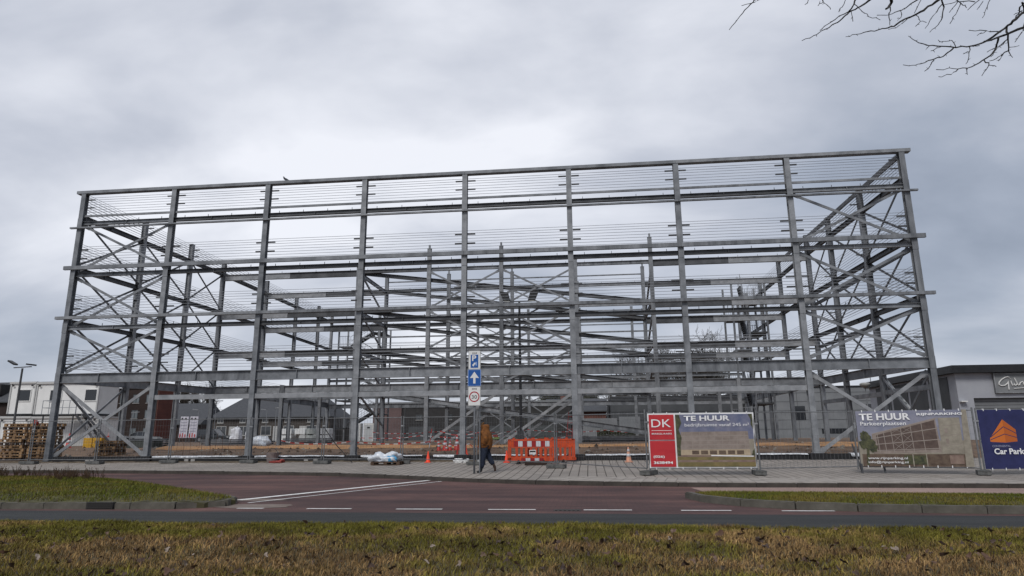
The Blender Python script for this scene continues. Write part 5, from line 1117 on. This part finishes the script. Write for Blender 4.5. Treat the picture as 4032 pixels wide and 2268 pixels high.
# ================================================================== TREES
bark=mat('grey_bark',(.055,.048,.04),.95,0,(.11,.10,.085),6,.6,20); twig=mat('dark_twigs',(.045,.038,.032),.95,0,(.08,.068,.055),8)
def tree(x,y,z,H,label,seed,spread=1.0,n1=9,rt_=.16,leaf=0,lm=None,cat='tree',group=None,low=.3):
    r=random.Random(seed); t=thing('bare_tree',label,cat,(x,y,z),0,group); T=MB(); Cn=MB()
    def grow(M_,p,d,L_,r0,lv):
        pts=[p]; q=p; dd=d.copy(); n=4 if lv<2 else 3
        for i in range(n):
            dd=(dd+Vector((r.uniform(-.22,.22),r.uniform(-.22,.22),r.uniform(-.02,.16)))).normalized(); q=q+dd*L_/n; pts.append(q)
        M_.tube(pts,[max(.024,r0*(1-.62*i/n)) for i in range(n+1)],5 if lv<2 else 3,cap=False)
        return pts,dd
    trunk,_=grow(T,Vector((0,0,-.1)),Vector((0,0,1)),H*.55,rt_,0)
    def rec(pts,d,L_,r0,lv):
        k=(n1,7,7,5)[lv] 
        for i in range(k):
            u=r.uniform(low if lv==0 else .2,1); j=min(int(u*(len(pts)-1)),len(pts)-2); p=pts[j].lerp(pts[j+1],u*(len(pts)-1)-j)
            a=r.uniform(0,6.28); tilt=r.uniform(.5,1.15)*spread; base=(pts[j+1]-pts[j]).normalized(); side=base.cross(Vector((math.cos(a),math.sin(a),.3))).normalized()
            nd=(base*math.cos(tilt)+side*math.sin(tilt)+Vector((0,0,.12))).normalized()
            q,dd=grow(T if lv==0 else Cn,p,nd,L_*r.uniform(.7,1.1),r0,lv+1)
            if lv<3: rec(q,dd,L_*.56,r0*.45,lv+1)
            if leaf and lv>=2:
                for _ in range(leaf): c=q[-1]+Vector((r.gauss(0,.25),r.gauss(0,.25),r.gauss(0,.25))); s=r.uniform(.05,.13); e1=Vector((r.gauss(0,1),r.gauss(0,1),r.gauss(0,1))).normalized()*s; e2=e1.cross(Vector((r.gauss(0,1),r.gauss(0,1),1))).normalized()*s; Cn.add([c-e1,c-e2*.6,c+e1,c+e2*.6],[(0,1,2,3)],1)
    rec(trunk,Vector((0,0,1)),H*.42,rt_*.5,0)
    T.build('trunk',bark,t); Cn.build('crown',[twig,lm or twig],t)
    return t
ivy=mat('dark_ivy',(.035,.045,.022),.8,0,(.07,.07,.035),5)
tree(41.5,88,1,18.5,'wide bare tree rising behind the right half above the grey hall',5,1.1,11,.28,group='bare trees behind the halls'); tree(47.5,92,1,16.5,'bare tree right of the widest one behind the hall',6,1.05,10,.24,group='bare trees behind the halls'); tree(35.0,95,1,16,'bare tree left of the widest one behind the hall',8,1.0,9,.22,group='bare trees behind the halls')
tree(19.0,88,1,9.5,'dark ivy-grown tree behind the low brick house',9,.9,10,.22,7,ivy); tree(24.5,84,1,9.0,'dark ivy-grown tree behind the scalloped wall',10,.9,10,.22,7,ivy); tree(29,90,1,10,'bare tree behind the left corner of the dark grey hall',14,1.0,9,.22)
tree(-66,112,1,12.5,'bare tree behind the small house left of the terrace',11,.6,10,.22); tree(-62.5,118,1,12.5,'second bare tree behind the small house, right one',12,.6,9,.2)
tree(13,92,1,8.2,'small dark tree left above the black clad hall',15,.8,8,.18,2,ivy)
# hedge and shrub
hm=MB(); r=random.Random(3)
for i in range(5200):
    c=Vector((r.uniform(0,7),r.uniform(0,.9),r.uniform(0,1.15)*(1-.1*r.random()))); s=r.uniform(.04,.09); e1=Vector((r.gauss(0,1),r.gauss(0,1),r.gauss(0,1))).normalized()*s; e2=e1.cross(Vector((r.gauss(0,1),r.gauss(0,1),1))).normalized()*s; hm.add([c-e1,c-e2,c+e1,c+e2],[(0,1,2,3)])
o=hm.build('hedge',ivy,None,(26.5,50,1.0)); o['label']='low dark hedge behind the orange barriers and red ladder'; o['category']='hedge'
# overhanging bare tree on the right, trunk outside the frame
BRANCHES=[[(27.937,-21.948,6.715,0.0059),(27.907,-21.826,6.729,0.005),(27.694,-22.159,6.389,0.0039),(27.746,-21.568,6.651,0.0033),(27.438,-22.357,6.002,0.0021)],[(27.955,-22.119,6.57,0.0036),(27.768,-22.349,6.353,0.0026),(27.796,-21.672,6.792,0.0018)],[(29.673,-21.311,7.044,0.0093),(29.553,-21.246,6.983,0.0085),(29.359,-21.42,6.802,0.0075),(29.375,-21.129,6.944,0.0068),(29.116,-21.531,6.602,0.0057),(29.256,-20.998,6.877,0.0051),(28.831,-21.641,6.376,0.0039),(28.964,-20.878,6.775,0.0034),(28.477,-21.76,6.158,0.0022)],[(29.392,-21.333,6.999,0.0078),(29.307,-21.41,6.841,0.0065),(29.364,-21.119,6.952,0.0055),(28.986,-21.584,6.542,0.0041),(29.122,-20.926,6.891,0.0032),(28.711,-21.762,6.283,0.0018)],[(29.449,-21.133,7.056,0.004),(29.632,-20.94,7.055,0.0033),(29.494,-21.386,6.68,0.0025),(30.03,-20.572,7.146,0.002)],[(29.323,-21.303,6.834,0.0031),(29.134,-21.74,6.395,0.0015)],[(29.175,-21.534,6.871,0.003),(29.224,-21.282,6.922,0.0023),(28.878,-21.974,6.39,0.0014)],[(28.62,-21.775,6.745,0.003),(28.392,-22.227,6.355,0.0014)],[(28.788,-21.756,6.744,0.0037),(28.941,-21.499,6.828,0.0027),(28.7,-22.179,6.297,0.0014)],[(28.803,-21.749,6.721,0.003),(28.55,-22.206,6.34,0.0014)],[(30.917,-20.639,7.426,0.0116),(30.772,-20.576,7.329,0.0107),(30.511,-20.731,7.125,0.0095),(30.478,-20.468,7.215,0.0087),(30.114,-20.836,6.886,0.0074),(30.23,-20.364,7.139,0.0067),(29.811,-20.953,6.748,0.0053),(29.979,-20.282,7.155,0.0047),(29.45,-21.079,6.62,0.0033),(29.684,-20.198,7.145,0.0026)],[(30.395,-20.626,7.112,0.0041),(30.134,-20.855,6.853,0.0028),(30.334,-20.148,7.246,0.0017)],[(30.454,-20.858,7.25,0.0065),(30.328,-20.733,7.207,0.0054),(30.06,-21.088,6.935,0.0041),(30.171,-20.505,7.259,0.0032),(29.627,-21.345,6.718,0.0018)],[(30.181,-20.852,7.091,0.0032),(30.064,-21.065,6.836,0.0024),(30.377,-20.359,7.289,0.0017)],[(30.231,-20.626,7.48,0.0151),(30.302,-20.369,7.52,0.0129),(29.888,-21.068,6.988,0.0095)],[(30.183,-20.596,7.328,0.0059),(30.043,-20.8,7.022,0.0038),(30.404,-20.065,7.368,0.0021)],[(30.507,-20.621,7.145,0.0033),(30.693,-20.358,7.213,0.0026),(30.386,-21.058,6.739,0.0016)],[(30.564,-20.595,7.061,0.003),(30.238,-21.063,6.689,0.0016)],[(31.101,-20.253,7.634,0.0086),(31.202,-20.103,7.59,0.0071),(30.963,-20.428,7.201,0.0053),(31.239,-19.815,7.477,0.004),(30.642,-20.641,6.846,0.0021)],[(31.098,-20.234,7.547,0.0052),(30.835,-20.45,7.236,0.0035),(31.1,-19.707,7.5,0.0022)],[(30.833,-20.995,7.134,0.0064),(31.098,-20.719,7.187,0.0042),(30.707,-21.421,6.681,0.0018)],[(30.92,-20.964,7.045,0.004),(30.708,-21.18,6.754,0.0027),(31.045,-20.443,7.085,0.0017)],[(30.946,-20.882,7.149,0.004),(31.098,-20.385,7.308,0.0017)],[(31.297,-20.663,7.267,0.0049),(30.885,-20.932,7.11,0.0034),(31.134,-20.229,7.546,0.0021)],[(31.383,-20.663,7.308,0.0041),(31.486,-20.171,7.465,0.0017)],[(31.416,-20.651,7.275,0.0033),(31.026,-21.113,6.846,0.0016)],[(31.723,-20.363,7.517,0.0042),(31.783,-20.091,7.486,0.003),(31.278,-20.792,6.92,0.0016)],[(30.487,-20.854,7.25,0.0036),(30.126,-21.294,6.742,0.0015)],[(31.763,-21.036,6.872,0.0124),(31.663,-20.989,6.823,0.0116),(31.441,-21.111,6.63,0.0105),(31.49,-20.883,6.682,0.0098),(31.157,-21.186,6.407,0.0086),(31.264,-20.785,6.553,0.008),(30.8,-21.275,6.211,0.0067),(30.903,-20.725,6.523,0.0062),(30.285,-21.414,6.154,0.0049),(30.521,-20.697,6.624,0.0044),(29.95,-21.55,6.171,0.0031),(30.336,-20.663,6.794,0.0025)],[(31.756,-20.987,6.652,0.014),(31.451,-21.153,6.476,0.0117),(31.58,-20.672,6.694,0.0102),(30.802,-21.491,6.131,0.0073)],[(30.69,-21.035,6.338,0.007),(30.654,-20.95,6.323,0.0062),(30.419,-21.188,6.121,0.0052),(30.53,-20.791,6.322,0.0046),(30.063,-21.36,5.947,0.0034),(30.332,-20.646,6.339,0.0028),(29.758,-21.543,5.845,0.0018)],[(30.42,-21.028,6.175,0.0047),(30.23,-21.259,5.961,0.0036),(30.548,-20.526,6.3,0.003)],[(30.722,-21.033,6.346,0.0039),(30.763,-20.9,6.537,0.0032),(30.365,-21.391,6.232,0.0022),(30.757,-20.603,6.736,0.0016)],[(30.514,-21.058,6.35,0.0031),(30.119,-21.542,6.018,0.0015)],[(30.371,-21.078,6.367,0.0031),(30.593,-20.596,6.626,0.0016)],[(30.906,-21.014,6.352,0.0047),(30.747,-21.227,6.079,0.003),(31.142,-20.482,6.399,0.0016)],[(30.904,-20.998,6.282,0.0031),(31.113,-20.519,6.548,0.0016)],[(31.042,-21.002,6.367,0.0031),(30.649,-21.494,6.07,0.0015)],[(31.4,-20.913,6.605,0.0063),(31.36,-20.697,6.771,0.0042),(30.67,-21.449,6.333,0.0018)],[(31.198,-20.939,6.619,0.0031),(30.774,-21.422,6.265,0.0015)],[(31.175,-21.189,6.35,0.0091),(31.192,-21.084,6.275,0.008),(30.955,-21.313,6.027,0.0066),(31.065,-20.902,6.167,0.0057),(30.56,-21.473,5.781,0.0042),(30.803,-20.763,6.18,0.0033),(30.071,-21.676,5.675,0.0019)],[(30.63,-21.16,5.952,0.0046),(30.394,-21.397,5.746,0.003),(30.64,-20.68,6.117,0.0018)],[(30.732,-21.151,5.962,0.003),(31.042,-20.641,6.143,0.0016)],[(30.978,-21.145,6.06,0.0053),(30.884,-21.369,5.862,0.0035),(31.243,-20.614,6.125,0.0019)],[(31.031,-21.125,5.998,0.003),(31.446,-20.62,6.25,0.0016)],[(31.612,-20.724,6.788,0.0096),(31.515,-20.848,6.528,0.0074),(31.842,-20.323,6.652,0.0055),(31.354,-21.111,6.095,0.003)],[(31.618,-20.649,6.463,0.0056),(31.641,-20.402,6.523,0.0039),(31.048,-21.136,6.052,0.0018)],[(31.55,-20.646,6.415,0.0032),(31.165,-21.122,6.051,0.0015)],[(31.623,-20.686,6.625,0.0048),(31.629,-20.434,6.656,0.0033),(31.02,-21.165,6.167,0.0015)],[(31.589,-20.684,6.601,0.004),(31.296,-20.915,6.339,0.0027),(31.686,-20.171,6.663,0.0017)],[(31.628,-20.659,6.512,0.0032),(32.109,-20.16,6.822,0.0017)],[(32.144,-20.491,7.384,0.0083),(31.892,-20.637,7.146,0.0071),(32.204,-20.134,7.358,0.0063),(31.567,-20.93,6.762,0.0047)],[(32.035,-20.461,7.201,0.005),(32.243,-19.98,7.453,0.0017)],[(31.557,-21.074,6.484,0.0046),(31.129,-21.542,6.063,0.0017)],[(31.905,-20.68,7.191,0.0081),(32.135,-20.386,7.147,0.0067),(31.573,-21.075,6.499,0.0046)]]
FLAGS=[1,1,1,1,0,0,1,1,1,0,1,0,1,0,1,0,0,0,1,0,1,0,0,0,1,0,1,1,1,1,0,0,0,0,0,0,0,0,0,0,0,0,0,0,0,0,0,0,0,0,0,1,0,0,0]
t=thing('bare_tree','bare tree reaching black twigs into the top right corner of the sky','tree',(38.6,-23.4,-.05))
org=Vector((38.6,-23.4,-.05)); tb=mat('wet_dark_bark',(.022,.02,.018),.9,0,(.04,.036,.032),9,.5)
b=MB(); b.tube([(0,0,-.2),(.05,0,1.6),(-.05,.1,3.4),(-.25,.2,5.4),(-.4,.3,7.4),(-.3,.4,9.6),(-.4,.3,12)],[.26,.22,.20,.17,.13,.09,.04],12); b.build('trunk',tb,t,smooth=True)
hubs=[Vector((-2.0,.9,8.6)),Vector((-1.6,1.5,7.2)),Vector((-3.2,1.4,9.6)),Vector((-1.2,1.0,6.3))]
tb0=[Vector((-.25,.2,5.4)),Vector((-.15,.1,4.6)),Vector((-.4,.3,7.4)),Vector((-.1,.1,3.9))]
for h_,p in zip(hubs,tb0): b=MB(); b.tube([p,(p+h_)/2+Vector((.1,0,.25)),h_],[.09,.06,.035],8); b.build('limb',tb,t,smooth=True)
rj=random.Random(4)
for L_,fl_ in zip(BRANCHES,FLAGS):
    pts=[Vector(q[:3])-org for q in L_]; rs_=[max(.0042,q[3]*1.45) for q in L_]
    # refine with gentle wobble
    P2=[pts[0]];R2=[rs_[0]]
    for a,c,ra,rc in zip(pts,pts[1:],rs_,rs_[1:]):
        for k in (1,2,3):
            f=k/3; j=.012 if k<3 else 0; P2.append(a.lerp(c,f)+Vector((rj.uniform(-j,j),rj.uniform(-j,j),rj.uniform(-j,j)))); R2.append((ra+(rc-ra)*f)*(1.0+rj.uniform(-.12,.12)))
    b=MB(); b.tube(P2,R2,6)
    if fl_:
        h_=min(hubs,key=lambda q:(q-pts[0]).length); 
        md=(h_+pts[0])/2+Vector((0,0,.12)); b.tube([h_,md,pts[0]],[.028,(.028+rs_[0])/2,rs_[0]],6)
    # little buds and side spurs
    for k in range(2,len(P2)-1,2):
        d=(P2[k+1]-P2[k]).normalized(); sd_=Vector((rj.gauss(0,1),rj.gauss(0,1),rj.gauss(0,1))).normalized(); l_=rj.uniform(.02,.06); b.tube([P2[k],P2[k]+(d*.6+sd_*.7)*l_],[.0045,.002],4)
    b.build('branch',tb,t)
# more of the crown outside the frame
for k in range(16):
    a=R(rj.uniform(-70,150)); h_=rj.choice([Vector((-.3,.4,9.6)),Vector((-.4,.3,7.6)),Vector((-.4,.3,11))]); e=h_+Vector((math.cos(a)*rj.uniform(1.5,3.2),math.sin(a)*rj.uniform(1.2,2.5)-.8,rj.uniform(.6,2.2))); b=MB(); m_=(h_+e)/2+Vector((0,0,.3)); b.tube([h_,m_,e],[.05,.025,.006],6)
    for j in range(7): p=m_.lerp(e,rj.random()); q=p+Vector((rj.gauss(0,.5),rj.gauss(0,.5),rj.uniform(-.1,.6))); b.tube([p,(p+q)/2+Vector((rj.gauss(0,.04),0,.05)),q],[.010,.006,.003],4)
    b.build('branch',tb,t)
